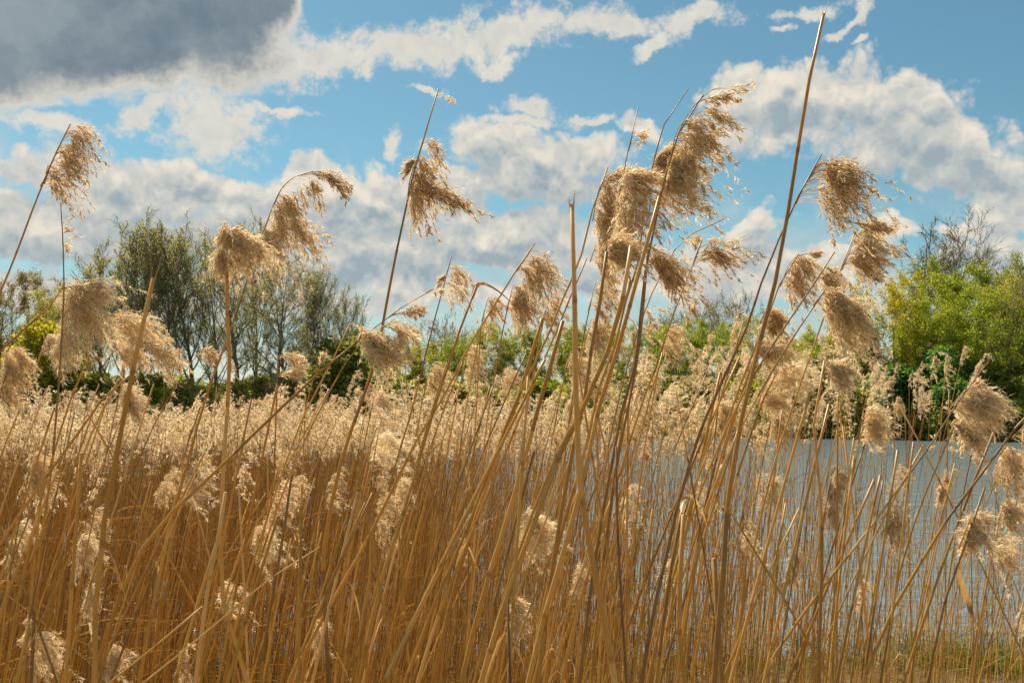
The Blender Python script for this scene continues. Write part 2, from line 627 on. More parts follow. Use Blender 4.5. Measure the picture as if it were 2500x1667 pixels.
def make_grass():
    """green blades sprouting at the foot of the reeds and along the far bank"""
    m = thin_mat('grass_blade', [(0.0, (0.03, 0.07, 0.01)), (1.0, (0.15, 0.27, 0.03))], 0.4, 0.5, 0.3, (1, 1, 0.5))
    rng = np.random.default_rng(5)
    patches = [(px, d, s, n) for (px, d, s, n) in (
        (2420, 6.0, 0.30, 420), (2190, 6.1, 0.28, 200), (2300, 6.4, 0.25, 160), (2000, 6.2, 0.2, 60), (1790, 5.9, 0.25, 110),
        (1930, 6.0, 0.3, 60), (1480, 5.9, 0.35, 90), (510, 5.6, 0.14, 200), (480, 5.5, 0.2, 120), (60, 5.5, 0.35, 280), (160, 5.6, 0.3, 240),
        (270, 5.5, 0.25, 120), (-100, 5.5, 0.5, 300), (2600, 6.0, 0.5, 400), (620, 5.4, 0.2, 50))]
    mb = MB()
    for px, d, s, n in patches:
        cx = (px - 1250) / FPX * d
        d += 1.5
        cx *= d / (d - 1.5)
        x = cx + rng.normal(0, s, n)
        y = d + rng.normal(0, s * 0.8, n)
        z = np.maximum(ground_h(x, y), 0.0)
        L = rng.uniform(0.12, 0.38, n)
        lean = rng.normal(0, 0.35, (n, 2)) + np.array([0.15, 0])
        t = np.linspace(0, 1, 4)[None, :, None]
        P = np.stack([x, y, z], 1)[:, None, :] + np.concatenate([lean[:, None, :] * L[:, None, None] * t ** 2, L[:, None, None] * (t - 0.25 * t ** 3)], 2)
        a = rng.uniform(0, math.pi, n)
        w = np.stack([np.cos(a), np.sin(a), 0 * a], 1)[:, None, :] * (0.004 * (1.02 - t ** 1.5))
        ribbons(mb, P, w, rng.uniform(0, 1, n))
    # sedge fringe that breaks the far water line
    n = 9000
    x = rng.uniform(-62, 78, n)
    y = shore_far(x) + rng.normal(0.2, 0.7, n) + 0.6 * np.sin(x * 1.9) * np.sin(x * 0.43)
    z = np.maximum(ground_h(x, y), -0.05)
    L = rng.uniform(0.2, 0.75, n) * (0.6 + 0.6 * np.sin(x * 0.7 + 2 * np.sin(x * 0.23)) ** 2)
    lean = rng.normal(0, 0.3, (n, 2))
    t = np.linspace(0, 1, 3)[None, :, None]
    P = np.stack([x, y, z], 1)[:, None, :] + np.concatenate([lean[:, None, :] * L[:, None, None] * t ** 2, L[:, None, None] * t], 2)
    ribbons(mb, P, np.array([1.0, 0, 0])[None, None] * 0.035 * (1.05 - t) + 0 * P, rng.uniform(0, 1, n))
    o = link('grass', mb.mesh('grass', m), kind='stuff')
    o['label'] = 'fresh green grass at the foot of the reeds'


make_grass()

# ------------------------------------------------------------------ trees
def grow(kind, seed):
    """returns (trunk mesh builder, crown mesh builder) of a tree about 10 m tall"""
    r = random.Random(seed)
    g = np.random.default_rng(seed)
    wood, crown = MB(), MB()
    tips = []

    P = dict(
        poplar=dict(H=10, r=0.16, n1=20, a1=(22, 44), l1=0.44, n2=8, a2=(16, 34), l2=0.46, n3=4, up=0.13, start=0.22, leaf=0.052, nl=4, sig=0.14),
        alder=dict(H=10, r=0.20, n1=20, a1=(35, 60), l1=0.36, n2=7, a2=(30, 55), l2=0.45, n3=4, up=0.04, start=0.28, leaf=0.055, nl=4, sig=0.16),
        broad=dict(H=10, r=0.24, n1=19, a1=(40, 80), l1=0.48, n2=9, a2=(30, 60), l2=0.5, n3=5, up=0.05, start=0.12, leaf=0.115, nl=40, sig=0.34),
        bare=dict(H=10, r=0.30, n1=20, a1=(28, 88), l1=0.42, n2=8, a2=(28, 60), l2=0.48, n3=6, up=0.02, start=0.36, leaf=0.05, nl=2, sig=0.15),
        bush=dict(H=10, r=0.14, n1=18, a1=(25, 75), l1=0.62, n2=8, a2=(25, 60), l2=0.42, n3=4, up=0.05, start=0.02, leaf=0.22, nl=20, sig=0.5),
        snag=dict(H=10, r=0.2, n1=9, a1=(25, 50), l1=0.3, n2=4, a2=(30, 60), l2=0.4, n3=3, up=0.06, start=0.35, leaf=0.05, nl=0, sig=0.1),
    )[kind]

    def limb(p, d, L, rad, n, wig, up):
        pts = [np.array(p, float)]
        d = np.array(d, float)
        for i in range(n):
            d = d + np.array([r.gauss(0, wig), r.gauss(0, wig), r.gauss(0, wig * 0.6) + up])
            d /= np.linalg.norm(d)
            pts.append(pts[-1] + d * L / n)
        return np.array(pts), d

    def at(pts, t):
        s = t * (len(pts) - 1)
        i = min(int(s), len(pts) - 2)
        p = pts[i] + (pts[i + 1] - pts[i]) * (s - i)
        d = unit(pts[i + 1] - pts[i])
        return p, d

    def side(d, ang, roll):
        a = unit(np.cross(d, [0.3, 0.2, 1.0] if abs(d[2]) < 0.9 else [1.0, 0, 0]))
        b = np.cross(d, a)
        o = a * math.cos(roll) + b * math.sin(roll)
        return unit(d * math.cos(ang) + o * math.sin(ang))

    TW = 1.35 if kind in ('bare', 'snag') else (1.2 if kind in ('alder', 'poplar') else 1.0)
    H = P['H'] * (1.0 if kind != 'bush' else 0.55)
    tp, _ = limb((0, 0, -0.15), (r.gauss(0, .04), r.gauss(0, .04), 1), H * 0.97, 0, 9, 0.07 if kind != 'poplar' else 0.03, 0.03)
    n = len(tp)
    tube(wood, tp[:7] if kind == 'bare' else tp, (P['r'] * (1 - np.linspace(0, 0.93, n) ** 0.9))[:7 if kind == 'bare' else n], 7)
    if kind == 'bare':
        tp = tp[:7]
    roll = r.uniform(0, 6)
    for k in range(P['n1']):
        t = P['start'] + (0.97 - P['start']) * (k + r.uniform(-.3, .3)) / P['n1']
        t = min(max(t, 0.02), 0.97)
        p, d = at(tp, t)
        roll += 2.4 + r.uniform(-.5, .5)
        env = {'poplar': math.sin(math.pi * min(1, 0.18 + t * 0.72)) ** 0.7,
               'bush': 1 - 0.45 * t}.get(kind, math.sin(math.pi * min(1, 0.12 + (t - P['start']) / (1 - P['start']) * 0.72)) ** 0.6)
        L = H * P['l1'] * env * r.uniform(0.72, 1.15)
        ang = math.radians(r.uniform(*P['a1'])) * (1.15 - 0.45 * t)
        r1 = P['r'] * (1 - t * 0.85) * r.uniform(0.30, 0.5)
        bp, bd = limb(p, side(d, ang, roll), L, 0, 6, {'poplar': 0.07, 'bare': 0.06}.get(kind, 0.13), P['up'] * 1.4)
        tube(wood, bp, r1 * (1 - np.linspace(0, 0.85, len(bp))), 5)
        for m in range(P['n2']):
            t2 = 0.22 + 0.76 * (m + r.random()) / P['n2']
            p2, d2 = at(bp, t2)
            L2 = L * P['l2'] * (1.1 - 0.55 * t2) * r.uniform(0.6, 1.2)
            q2, qd = limb(p2, side(d2, math.radians(r.uniform(*P['a2'])), r.uniform(0, 6.28)), L2, 0, 4, 0.16, P['up'])
            r2 = max(r1 * (1 - 0.8 * t2) * 0.5, 0.010 * TW)
            tube(wood, q2, r2 * (1 - np.linspace(0, 0.7, len(q2))), 3)
            for w in range(P['n3']):
                t3 = 0.2 + 0.8 * (w + r.random()) / P['n3']
                p3, d3 = at(q2, t3)
                L3 = max(L2 * 0.5 * r.uniform(0.5, 1.2), 0.22)
                q3, _ = limb(p3, side(d3, math.radians(r.uniform(20, 50)), r.uniform(0, 6.28)), L3, 0, 3, 0.18, P['up'])
                tube(wood, q3, np.linspace(0.011, 0.006, len(q3)) * TW, 3, cap=False)
                tips.append(q3)
                if kind in ('bare', 'snag', 'alder', 'poplar'):
                    for z in range(3):
                        p4, d4 = at(q3, 0.25 + 0.3 * z)
                        q4, _ = limb(p4, side(d4, math.radians(r.uniform(20, 45)), r.uniform(0, 6.28)), L3 * 0.55, 0, 2, 0.15, 0)
                        tube(wood, q4, np.linspace(0.008, 0.004, len(q4)) * TW, 3, cap=False)
                        tips.append(np.vstack([q4, q4[-1]]))
    if P['nl']:
        T = np.array([np.asarray(t)[[0, 1, 2, -1]] for t in tips])
        nt_, nl = len(T), P['nl']
        keep = g.random(nt_) < (0.86 if kind in ('broad', 'bush') else 0.9)
        T = T[keep]
        nt_ = len(T)
        ctone = np.clip(g.normal(0.45, 0.2, nt_), 0, 1)
        s = g.uniform(0, 3, (nt_, nl))
        i = np.minimum(s.astype(int), 2)
        f = (s - i)[..., None]
        c = T[np.arange(nt_)[:, None], i] * (1 - f) + T[np.arange(nt_)[:, None], i + 1] * f
        c = c + g.normal(0, P['sig'] * 0.55, c.shape) * np.array([1, 1, 0.8])
        c = c.reshape(-1, 3)
        tn = np.clip(np.repeat(ctone, nl) + g.normal(0, 0.18, len(c)), 0, 1)
        sz = P['leaf'] * g.uniform(0.6, 1.35, len(c))[:, None]
        a = unit(g.normal(0, 1, c.shape))
        b_ = unit(np.cross(a, g.normal(0, 1, c.shape)))
        # each leaf spray: a small kite of two triangles, folded
        nrm = np.cross(a, b_)
        v = np.stack([c - a * sz * 0.6, c + b_ * sz * 0.42 + nrm * sz * 0.15, c + a * sz * 0.6, c - b_ * sz * 0.42 + nrm * sz * 0.15], 1).reshape(-1, 3)
        q = np.arange(len(c) * 4).reshape(-1, 4)
        tri = np.concatenate([q[:, [0, 1, 2]], q[:, [0, 2, 3]]])
        crown.add(v, None, tri, np.repeat(tn, 4))
    return wood, crown


TREES = {}
TOPF = {}
for kind, seeds in dict(poplar=(1, 2, 3), alder=(4, 5, 6), broad=(7, 8, 9, 10), bare=(11, 12), bush=(14, 15, 16), snag=(17,)).items():
    for i, s in enumerate(seeds):
        w, c = grow(kind, s)
        wm = w.mesh('trunk', M['bark'])
        cm = c.mesh('crown', M['leaf_olive']) if c.n else None
        TREES[(kind, i)] = (wm, cm)
        allv = np.concatenate(w.v + c.v)[:, 2]
        TOPF[(kind, i)] = float(np.percentile(allv, 99.7))

NAMES = dict(poplar='poplar_tree', alder='alder_tree', broad='broadleaf_tree', bare='bare_tree', bush='bush', snag='dead_tree')


def tree(kind, var, px, top, d, leaf, label, wide=1.0, rz=0.0, group=None):
    """base seen under pixel column px at d metres, crown top reaching pixel row top"""
    x = (px - W0 / 2) / FPX * d
    z = float(ground_h(x, d))
    ztop = pix(px, top, d)[2]
    s = (ztop - z) / TOPF[(kind, var)]
    o = thing(NAMES[kind], (x, d, z), label, 'bush' if kind == 'bush' else 'tree', group, rz)
    o.scale = (s * wide, s * wide, s)
    wm, cm = TREES[(kind, var)]
    link('trunk', wm, o)
    if cm is not None:
        c = link('crown', cm, o, 'stuff')
        c.material_slots[0].link = 'OBJECT'
        c.material_slots[0].material = M['leaf_' + leaf]
    return o


LW = 'trees and bushes of the left shore wood'
CW = 'trees and bushes of the low far shore'
RW = 'trees and bushes of the right shore wood'
TL = [
    # left wood, from the left edge
    ('alder', 0, -80, 640, 128, 'brown', 'brownish budding tree cut by the left photo edge', 1.0, 0.3, LW),
    ('broad', 1, 10, 655, 136, 'brown', 'brown-olive round tree at the far left above the bright yellow bush', 0.9, 1.3, LW),
    ('alder', 1, 95, 640, 140, 'olive', 'olive budding tree behind the thin sparse reed at the left', 1.0, 2.3, LW),
    ('alder', 2, 30, 690, 118, 'brown', 'dark thin-branched tree in front of the brown trees at the left edge', 1.0, 4.0, LW),
    ('bush', 0, 85, 790, 112, 'yellow', 'yellow-green bush beside the big left seed head', 0.9, 0.0, LW),
    ('broad', 2, 170, 690, 133, 'olive', 'low olive tree left of the tall grey-green poplars', 0.9, 2.0, LW),
    ('poplar', 0, 235, 590, 122, 'olive', 'shorter poplar leaning at the left flank of the poplar clump', 1.15, 0.7, LW),
    ('poplar', 1, 290, 556, 119, 'grey', 'leftmost tall poplar of the clump', 1.2, 1.9, LW),
    ('poplar', 2, 352, 538, 121, 'olive', 'tallest grey-green poplar in the clump, behind the cut cane at the left', 1.25, 3.0, LW),
    ('poplar', 0, 415, 545, 118, 'olive', 'second tall poplar right of the tallest one', 1.2, 4.2, LW),
    ('poplar', 1, 475, 562, 122, 'olive', 'dense olive poplar in the right half of the poplar clump', 1.2, 5.0, LW),
    ('poplar', 2, 530, 580, 119, 'grey', 'poplar just left of the twin hanging seed heads', 1.1, 0.2, LW),
    ('alder', 0, 590, 575, 116, 'olive', 'dark-trunked tree behind the drooping mop of the straight golden reed', 0.95, 2.6, LW),
    ('poplar', 0, 632, 530, 124, 'grey', 'slim poplar tip showing between the two hanging seed heads', 0.8, 3.3, LW),
    ('alder', 1, 668, 600, 113, 'grey', 'open tree with several dark trunks right of the crossing golden reeds', 0.95, 1.0, LW),
    ('alder', 2, 712, 625, 116, 'grey', 'open grey tree with sky showing through its branches', 1.0, 5.2, LW),
    ('poplar', 1, 745, 650, 118, 'grey', 'thin grey poplar before the rightmost pair of the left wood', 0.9, 2.2, LW),
    ('poplar', 2, 800, 640, 120, 'grey', 'outermost pale slim poplar at the right end of the left wood', 0.95, 1.2, LW),
    ('poplar', 0, 838, 700, 123, 'grey', 'small pale poplar at the very end of the left wood', 0.9, 0.5, LW),
    ('bush', 1, 20, 900, 113, 'dark', 'undergrowth bush at the foot of the left edge trees', 1.5, 0.4, LW),
    ('bush', 2, 150, 880, 114, 'bright', 'bush under the big left seed head', 1.6, 1.1, LW),
    ('bush', 0, 270, 925, 115, 'olive', 'olive bush at the foot of the poplar clump behind the cut cane', 1.5, 2.0, LW),
    ('bush', 1, 375, 915, 116, 'bright', 'fresh green bush right of the cut cane under the poplars', 1.4, 3.1, LW),
    ('bush', 2, 470, 930, 112, 'olive', 'olive bush left of the crossing golden reeds', 1.5, 4.0, LW),
    ('bush', 0, 570, 935, 111, 'olive', 'bush behind the crossing golden reeds', 1.4, 5.0, LW),
    ('bush', 1, 660, 920, 114, 'olive', 'olive bush at the foot of the open dark-trunked trees', 1.4, 5.7, LW),
    ('bush', 2, 745, 900, 113, 'olive', 'olive bush between the open trees and the slim poplars', 1.4, 0.9, LW),
    ('bush', 0, 830, 830, 114, 'dark', 'bush at the right end of the left wood', 1.4, 1.8, LW),
    # low middle shore
    ('bush', 1, 905, 860, 128, 'cool', 'pale green bush behind the leaning tall plumed reed', 1.3, 2.9, CW),
    ('broad', 0, 880, 800, 142, 'dark', 'dull dark green tree right after the left wood ends', 1.0, 3.6, CW),
    ('broad', 3, 960, 815, 150, 'bright', 'bright low tree left of the small bare tree', 1.2, 0.1, CW),
    ('bare', 0, 1088, 765, 160, 'grey', 'small bare round tree alone above the middle shore hedge', 0.9, 0.6, CW),
    ('broad', 1, 1045, 835, 152, 'yellow', 'yellow-green low tree in front of the small bare tree', 1.2, 1.2, CW),
    ('bare', 1, 1140, 795, 163, 'grey', 'faint low bare tree right beside the small bare round tree', 0.8, 2.6, CW),
    ('broad', 2, 1135, 810, 151, 'bright', 'bright green low tree below the folded leaf blade', 1.1, 2.1, CW),
    ('broad', 0, 1215, 785, 153, 'olive', 'olive low tree behind the plume below the folded leaf', 1.0, 3.3, CW),
    ('broad', 3, 1290, 790, 150, 'bright', 'green low tree left of the tall pale cut cane', 1.1, 4.1, CW),
    ('broad', 1, 1370, 800, 152, 'bright', 'rounded green low tree behind the tall pale cut cane', 1.1, 5.1, CW),
    ('broad', 2, 1455, 790, 150, 'olive', 'olive low tree behind the crowded reed fan', 1.1, 0.8, CW),
    ('poplar', 1, 1560, 765, 146, 'bright', 'loose light green young tree right of the crowded reed fan', 1.3, 1.1, CW),
    ('broad', 0, 1510, 790, 140, 'bright', 'bright low tree behind the right half of the reed fan', 1.0, 1.6, CW),
    ('broad', 3, 1610, 795, 135, 'bright', 'green low tree left of the two grey bare trees', 1.0, 2.5, CW),
    ('bare', 0, 1700, 712, 134, 'grey', 'left one of two wide grey bare trees beyond the hedge', 0.95, 3.5, CW),
    ('bare', 1, 1805, 706, 136, 'grey', 'right one of two grey bare trees beside the tallest cane', 0.85, 4.4, CW),
    ('broad', 1, 1665, 780, 125, 'bright', 'green bushy tree in front of the left grey bare tree', 1.1, 0.9, CW),
    ('broad', 2, 1745, 780, 122, 'bright', 'fresh green tree between the two grey bare trees', 1.1, 3.9, CW),
    ('broad', 0, 1850, 775, 118, 'olive', 'olive tree behind the leaning tallest cane', 1.0, 5.0, CW),
    ('bush', 0, 960, 930, 127, 'bright', 'waterside bush in the left half of the low shore', 1.7, 0.5, CW),
    ('bush', 1, 1080, 935, 138, 'olive', 'waterside bush below the small bare round tree', 1.8, 1.5, CW),
    ('bush', 2, 1200, 930, 142, 'dark', 'waterside bush below the olive low tree', 1.8, 2.5, CW),
    ('bush', 0, 1330, 930, 138, 'bright', 'waterside bush left of the pale cut cane foot', 1.8, 3.5, CW),
    ('bush', 1, 1450, 925, 130, 'olive', 'waterside bush behind the reed fan', 1.7, 4.5, CW),
    ('bush', 2, 1570, 925, 118, 'dark', 'waterside bush right of the reed fan', 1.6, 5.5, CW),
    ('bush', 0, 1680, 925, 109, 'olive', 'olive waterside bush below the left grey bare tree', 1.5, 0.2, CW),
    ('bush', 1, 1790, 930, 103, 'bright', 'waterside bush below the right grey bare tree', 1.4, 1.3, CW),
    # right wood
    ('broad', 3, 1925, 800, 104, 'yellow', 'yellow-olive tree half hidden behind the right seed heads', 0.9, 2.2, RW),
    ('bush', 2, 1910, 880, 96, 'bright', 'bright green shrub above the far grass strip', 1.1, 2.2, RW),
    ('bush', 0, 2010, 860, 95, 'bright', 'bright shrub left of the yellow maple-like tree', 1.1, 3.2, RW),
    ('broad', 0, 2185, 668, 92, 'yellow', 'round yellow-green tree right of the right seed heads', 0.80, 0.4, RW),
    ('broad', 1, 2060, 790, 94, 'yellow', 'smaller yellow-green tree at the left foot of the round yellow one', 0.8, 0.4, RW),
    ('snag', 0, 2238, 550, 112, 'dark', 'dead tree with bare pointed top left of the big bare crown', 1.0, 0.4, RW),
    ('bare', 1, 2318, 532, 112, 'brown', 'big bare round crown rising above the right wood', 0.85, 1.0, RW),
    ('alder', 1, 2205, 600, 113, 'olive', 'dark olive budding tree under the bare dead top', 0.75, 1.8, RW),
    ('alder', 2, 2370, 590, 110, 'brown', 'brownish tree just right of the big bare crown', 0.8, 4.2, RW),
    ('broad', 2, 2330, 640, 96, 'bright', 'large bright green tree below the big bare crown', 0.95, 5.4, RW),
    ('broad', 3, 2430, 622, 98, 'bright', 'large bright green tree in the middle of the right wood top', 0.9, 2.7, RW),
    ('alder', 0, 2440, 640, 90, 'olive', 'olive tree with dark winding limbs near the right edge', 1.1, 3.3, RW),
    ('broad', 1, 2530, 650, 92, 'olive', 'brown-olive tree cut by the right photo edge', 1.0, 0.7, RW),
    ('broad', 2, 2640, 640, 95, 'dark', 'dark tree just outside the right photo edge', 1.0, 1.9, RW),
    ('broad', 2, 2255, 735, 90, 'bright', 'bright green tree between the round yellow tree and the blue-green bush', 0.9, 2.9, RW),
    ('broad', 0, 2400, 700, 88, 'bright', 'bright green tree above the dark bushes near the right edge', 0.95, 3.9, RW),
    ('broad', 1, 2120, 745, 93, 'bright', 'light green tree just left of the round yellow-green one', 0.9, 1.9, RW),
    ('broad', 3, 2000, 800, 97, 'bright', 'low light green tree showing under the right seed heads', 0.9, 2.9, RW),
    ('bush', 1, 2270, 855, 86, 'cool', 'blue-green dense bush at the waterside in the right wood', 1.15, 0.3, RW),
    ('bush', 2, 2190, 890, 88, 'cool', 'green bush under the round yellow tree', 1.1, 4.3, RW),
    ('bush', 0, 2370, 900, 87, 'dark', 'dark bush right of the blue-green one', 1.2, 5.3, RW),
    ('bush', 1, 2470, 880, 86, 'dark', 'dark bush at the right edge behind the big fluffy plume', 1.3, 2.3, RW),
    ('bush', 2, 2110, 930, 90, 'olive', 'low olive bush at the left foot of the green bush', 1.2, 1.0, RW),
    ('bush', 0, 2290, 960, 84, 'dark', 'low dark bush overhanging the water in the right wood', 1.4, 2.0, RW),
    ('bush', 2, 2420, 965, 82, 'dark', 'low dark bush overhanging the water near the right edge', 1.5, 3.0, RW),
]
for t in TL:
    tree(*t[:7], t[7], t[8], t[9])


def far_wood():
    """the mass of wood behind the trees that can be told apart"""
    g = np.random.default_rng(3)
    mb = MB()
    for (x0, x1, dx, h) in ((-125, -25, 150, 8.0), (-30, 62, 175, 9.5), (50, 130, 125, 14.0)):
        n = int((x1 - x0) * 130)
        x = g.uniform(x0, x1, n)
        cl = np.round(x / 5.0) * 5 + 2 * np.sin(np.round(x / 5.0) * 7)
        hh = h * (0.78 + 0.14 * np.sin(cl * 1.7) + 0.08 * np.sin(cl * 4.1)) * np.sqrt(np.clip(1 - ((x - cl) / 5.2) ** 2, 0.1, 1))
        z = hh * g.random(n) ** 0.7
        y = dx + g.normal(0, 4, n)
        c = np.stack([x, y, z + ground_h(x, y)], 1)
        a = unit(g.normal(0, 1, c.shape))
        b_ = unit(np.cross(a, g.normal(0, 1, c.shape)))
        s = g.uniform(0.25, 0.6, n)[:, None]
        v = np.stack([c - a * s, c + b_ * s * 0.7, c + a * s, c - b_ * s * 0.7], 1).reshape(-1, 3)
        q = np.arange(n * 4).reshape(-1, 4)
        mb.add(v, q, None, np.repeat(g.uniform(0, 1, n), 4))
    o = link('far_wood', mb.mesh('far_wood', M['leaf_dark']), kind='stuff')
    o['label'] = 'distant wood filling in behind the shore trees'


far_wood()

# ------------------------------------------------------------------ reeds
def plume_geo(mb, axis, V, rng, nb=26, spread=0.35, per=34, hl=0.0125, hw=0.0013, fuzz=0.5, side=0.35, tone=0.45, arch=0.35, bare=0.12):
    """seed head: branches leave the axis (base to tip) and are blown towards V;
    every branch carries slender husks and silky hairs"""
    axis = np.asarray(axis, float)
    V = np.asarray(V, float)
    LV = np.linalg.norm(V)
    n = len(axis)
    tone = tone + 0.18
    s = rng.random(nb) ** 0.9
    u = s * (n - 1)
    i = np.minimum(u.astype(int), n - 2)
    f = (u - i)[:, None]
    p0 = axis[i] * (1 - f) + axis[i + 1] * f
    d = unit(axis[i + 1] - axis[i])
    L = rng.uniform(0.55, 1.16, nb)[:, None] * (1.12 - 0.25 * s[:, None])
    perp = np.clip(rng.normal(0, 1, (nb, 3)), -1.7, 1.7) * spread * LV * 0.62
    perp[:, 1] *= 1.0
    p2 = p0 + V * L + perp * L
    p1 = p0 + d * LV * arch * L + V * L * 0.30 + perp * 0.25 * L
    t = np.linspace(0, 1, 8)[None, :, None]
    Pc = p0[:, None] * (1 - t) ** 2 + 2 * p1[:, None] * t * (1 - t) + p2[:, None] * t * t
    a = unit(rng.normal(0, 1, (nb, 3)))[:, None, :]
    ribbons(mb, Pc, a * 0.0005 * (1.3 - t), np.full(nb, max(tone - 0.2, 0.08)))
    # husks in little tufts along each branch
    m = nb * per
    k = np.repeat(np.arange(nb), per)
    tt = bare + (1 - bare) * rng.random(m) ** 0.75
    T = tt[:, None]
    c = p0[k] * (1 - T) ** 2 + 2 * p1[k] * T * (1 - T) + p2[k] * T * T
    dd = unit(2 * (1 - T) * (p1[k] - p0[k]) + 2 * T * (p2[k] - p1[k]))
    rad = 0.021 * (1.15 - 0.85 * np.abs(2 * tt - 0.9)) * (LV / 0.16) ** 0.5
    # five husks or so share a little side twig
    grp = np.repeat(np.arange((m + 4) // 5), 5)[:m]
    first = np.minimum(grp * 5, m - 1)
    off = unit(rng.normal(0, 1, (m, 3)))[first]
    c = c[first] + dd[first] * 0.0
    bd = unit(dd[first] * 0.9 + off * 0.75 + unit(V) * 0.25 + [0, 0, -0.15])
    q = c + bd * (rad[first] * 1.9 * ((np.arange(m) % 5 + rng.random(m) * 0.8) / 5.0))[:, None] + rng.normal(0, 0.0012, (m, 3))
    dirs = unit(bd + rng.normal(0, 0.30, (m, 3)))
    # the side twigs themselves, hair thin
    fs_ = first[::5]
    A = c[fs_]
    E = A + bd[fs_] * (rad[fs_] * 1.9)[:, None]
    TWP = np.stack([A, E], 1)
    ribbons(mb, TWP, unit(np.cross(bd[fs_], rng.normal(0, 1, (len(fs_), 3))))[:, None, :] * np.array([0.00035, 0.0002])[None, :, None], np.full(len(fs_), min(tone, 0.9)))
    l = (hl * rng.uniform(0.6, 1.3, m))[:, None]
    w = unit(np.cross(dirs, rng.normal(0, 1, (m, 3)))) * (hw * rng.uniform(0.6, 1.25, m))[:, None]
    btone = rng.normal(0, 0.10, nb)[k]
    tn = np.clip(tone + btone + rng.normal(0, 0.24, m), 0, 0.98)
    v = np.stack([q - dirs * l * 0.5, q + w, q + dirs * l * 0.5, q - w], 1)
    mb.add(v.reshape(-1, 3), np.arange(m * 4).reshape(-1, 4), None, np.repeat(tn, 4))
    # silky hairs: very thin pale triangles
    h = int(m * fuzz)
    if h:
        j = rng.integers(0, m, h)
        q2 = q[j] + rng.normal(0, hl * 0.35, (h, 3))
        d2 = unit(dirs[j] + rng.normal(0, 0.55, (h, 3)))
        w2 = unit(np.cross(d2, rng.normal(0, 1, (h, 3)))) * hw * 0.28
        v = np.stack([q2 - w2, q2 + w2, q2 + d2 * hl * 1.25], 1)
        mb.add(v.reshape(-1, 3), None, np.arange(h * 3).reshape(-1, 3), np.repeat(np.clip(rng.normal(0.86, 0.1, h), 0, 1), 3))


def stem_geo(mb, pts, r0, r1, rng, sides=7, node=0.17, base_tone=0.6, dark=0.25):
    """cane with swollen joints, sheaths and a tone of its own between every two joints"""
    seg = np.linalg.norm(np.diff(pts, axis=0), axis=1).sum()
    s_nodes = []
    s = rng.uniform(0.02, node)
    while s < seg - 0.04:
        s_nodes.append(s)
        s += node * rng.uniform(0.9, 1.9) * (1.25 - 0.4 * s / seg)
    grid = list(np.linspace(0, seg, max(8, int(seg / 0.09))))
    for s in s_nodes:
        grid += [s - 0.006, s - 0.002, s + 0.002, s + 0.007]
    grid = np.array(sorted(x for x in grid if 0 <= x <= seg))
    keep = np.concatenate([[True], np.diff(grid) > 5e-4])
    grid = grid[keep]
    sl = np.concatenate([[0], np.cumsum(np.linalg.norm(np.diff(pts, axis=0), axis=1))])
    P = np.stack([np.interp(grid, sl, pts[:, i]) for i in range(3)], 1)
    rad = r0 + (r1 - r0) * (grid / seg) ** 1.1
    tone = np.full(len(grid), base_tone)
    idx = np.searchsorted(s_nodes, grid)
    tab = np.clip(base_tone + rng.normal(0, 0.11, len(s_nodes) + 2) - (rng.random(len(s_nodes) + 2) < dark) * rng.uniform(0.15, 0.32, len(s_nodes) + 2), min(base_tone, 0.24), 0.95)
    tone = tab[idx]
    sh = rng.uniform(0.0, 0.13, len(s_nodes) + 2)[idx]
    rad = rad * (1 + sh)
    for s in s_nodes:
        d = np.abs(grid - s)
        rad = rad * np.where(d < 0.0028, 1.10, 1.0)
        tone = np.where(d < 0.0028, tone * 0.6, tone)
    tube(mb, P, rad, sides, tone)


def leaf_geo(mb, pts, w, rng, tone=0.55, twist=1.2):
    """dry blade: a folded ribbon that narrows to its tip"""
    P = spline(pts, 14)
    tan = unit(np.gradient(P, axis=0))
    s = np.linspace(0, 1, 14)
    ang = rng.uniform(0, 3) + twist * s
    ref = unit(np.cross(tan, [0.1, 1.0, 0.2]))
    b = np.cross(tan, ref)
    side = ref * np.cos(ang)[:, None] + b * np.sin(ang)[:, None]
    nrm = np.cross(tan, side)
    W = (w * np.minimum(1, 0.45 + 3 * s) * (1.02 - s ** 2.2))[:, None]
    v = np.stack([P - side * W, P + nrm * W * 0.35, P + side * W], 1).reshape(-1, 3)
    a = np.arange(13)[:, None] * 3 + np.arange(2)[None, :]
    q = np.stack([a, a + 1, a + 4, a + 3], -1).reshape(-1, 4)
    tn = np.clip(tone + 0.15 * np.sin(s * 9 + rng.uniform(0, 6)), 0, 1)
    mb.add(v, q, None, np.repeat(tn, 3))


def to_ground(p):
    """carry a stem (given top to bottom) on down to the soil, straightening as it goes"""
    p = [np.array(x, float) for x in p]
    d = unit(p[-1] - p[-2])
    k = 0
    while k < 40:
        g = float(ground_h(p[-1][0], p[-1][1])) - 0.04
        if p[-1][2] <= g:
            break
        d = unit(d * 0.82 + np.array([0, 0.0, -1.0]) * 0.18)
        p.append(p[-1] + d * min(0.16, max(0.03, (p[-1][2] - g) / max(0.3, -d[2]) + 0.001)))
        k += 1
    return np.array(p)


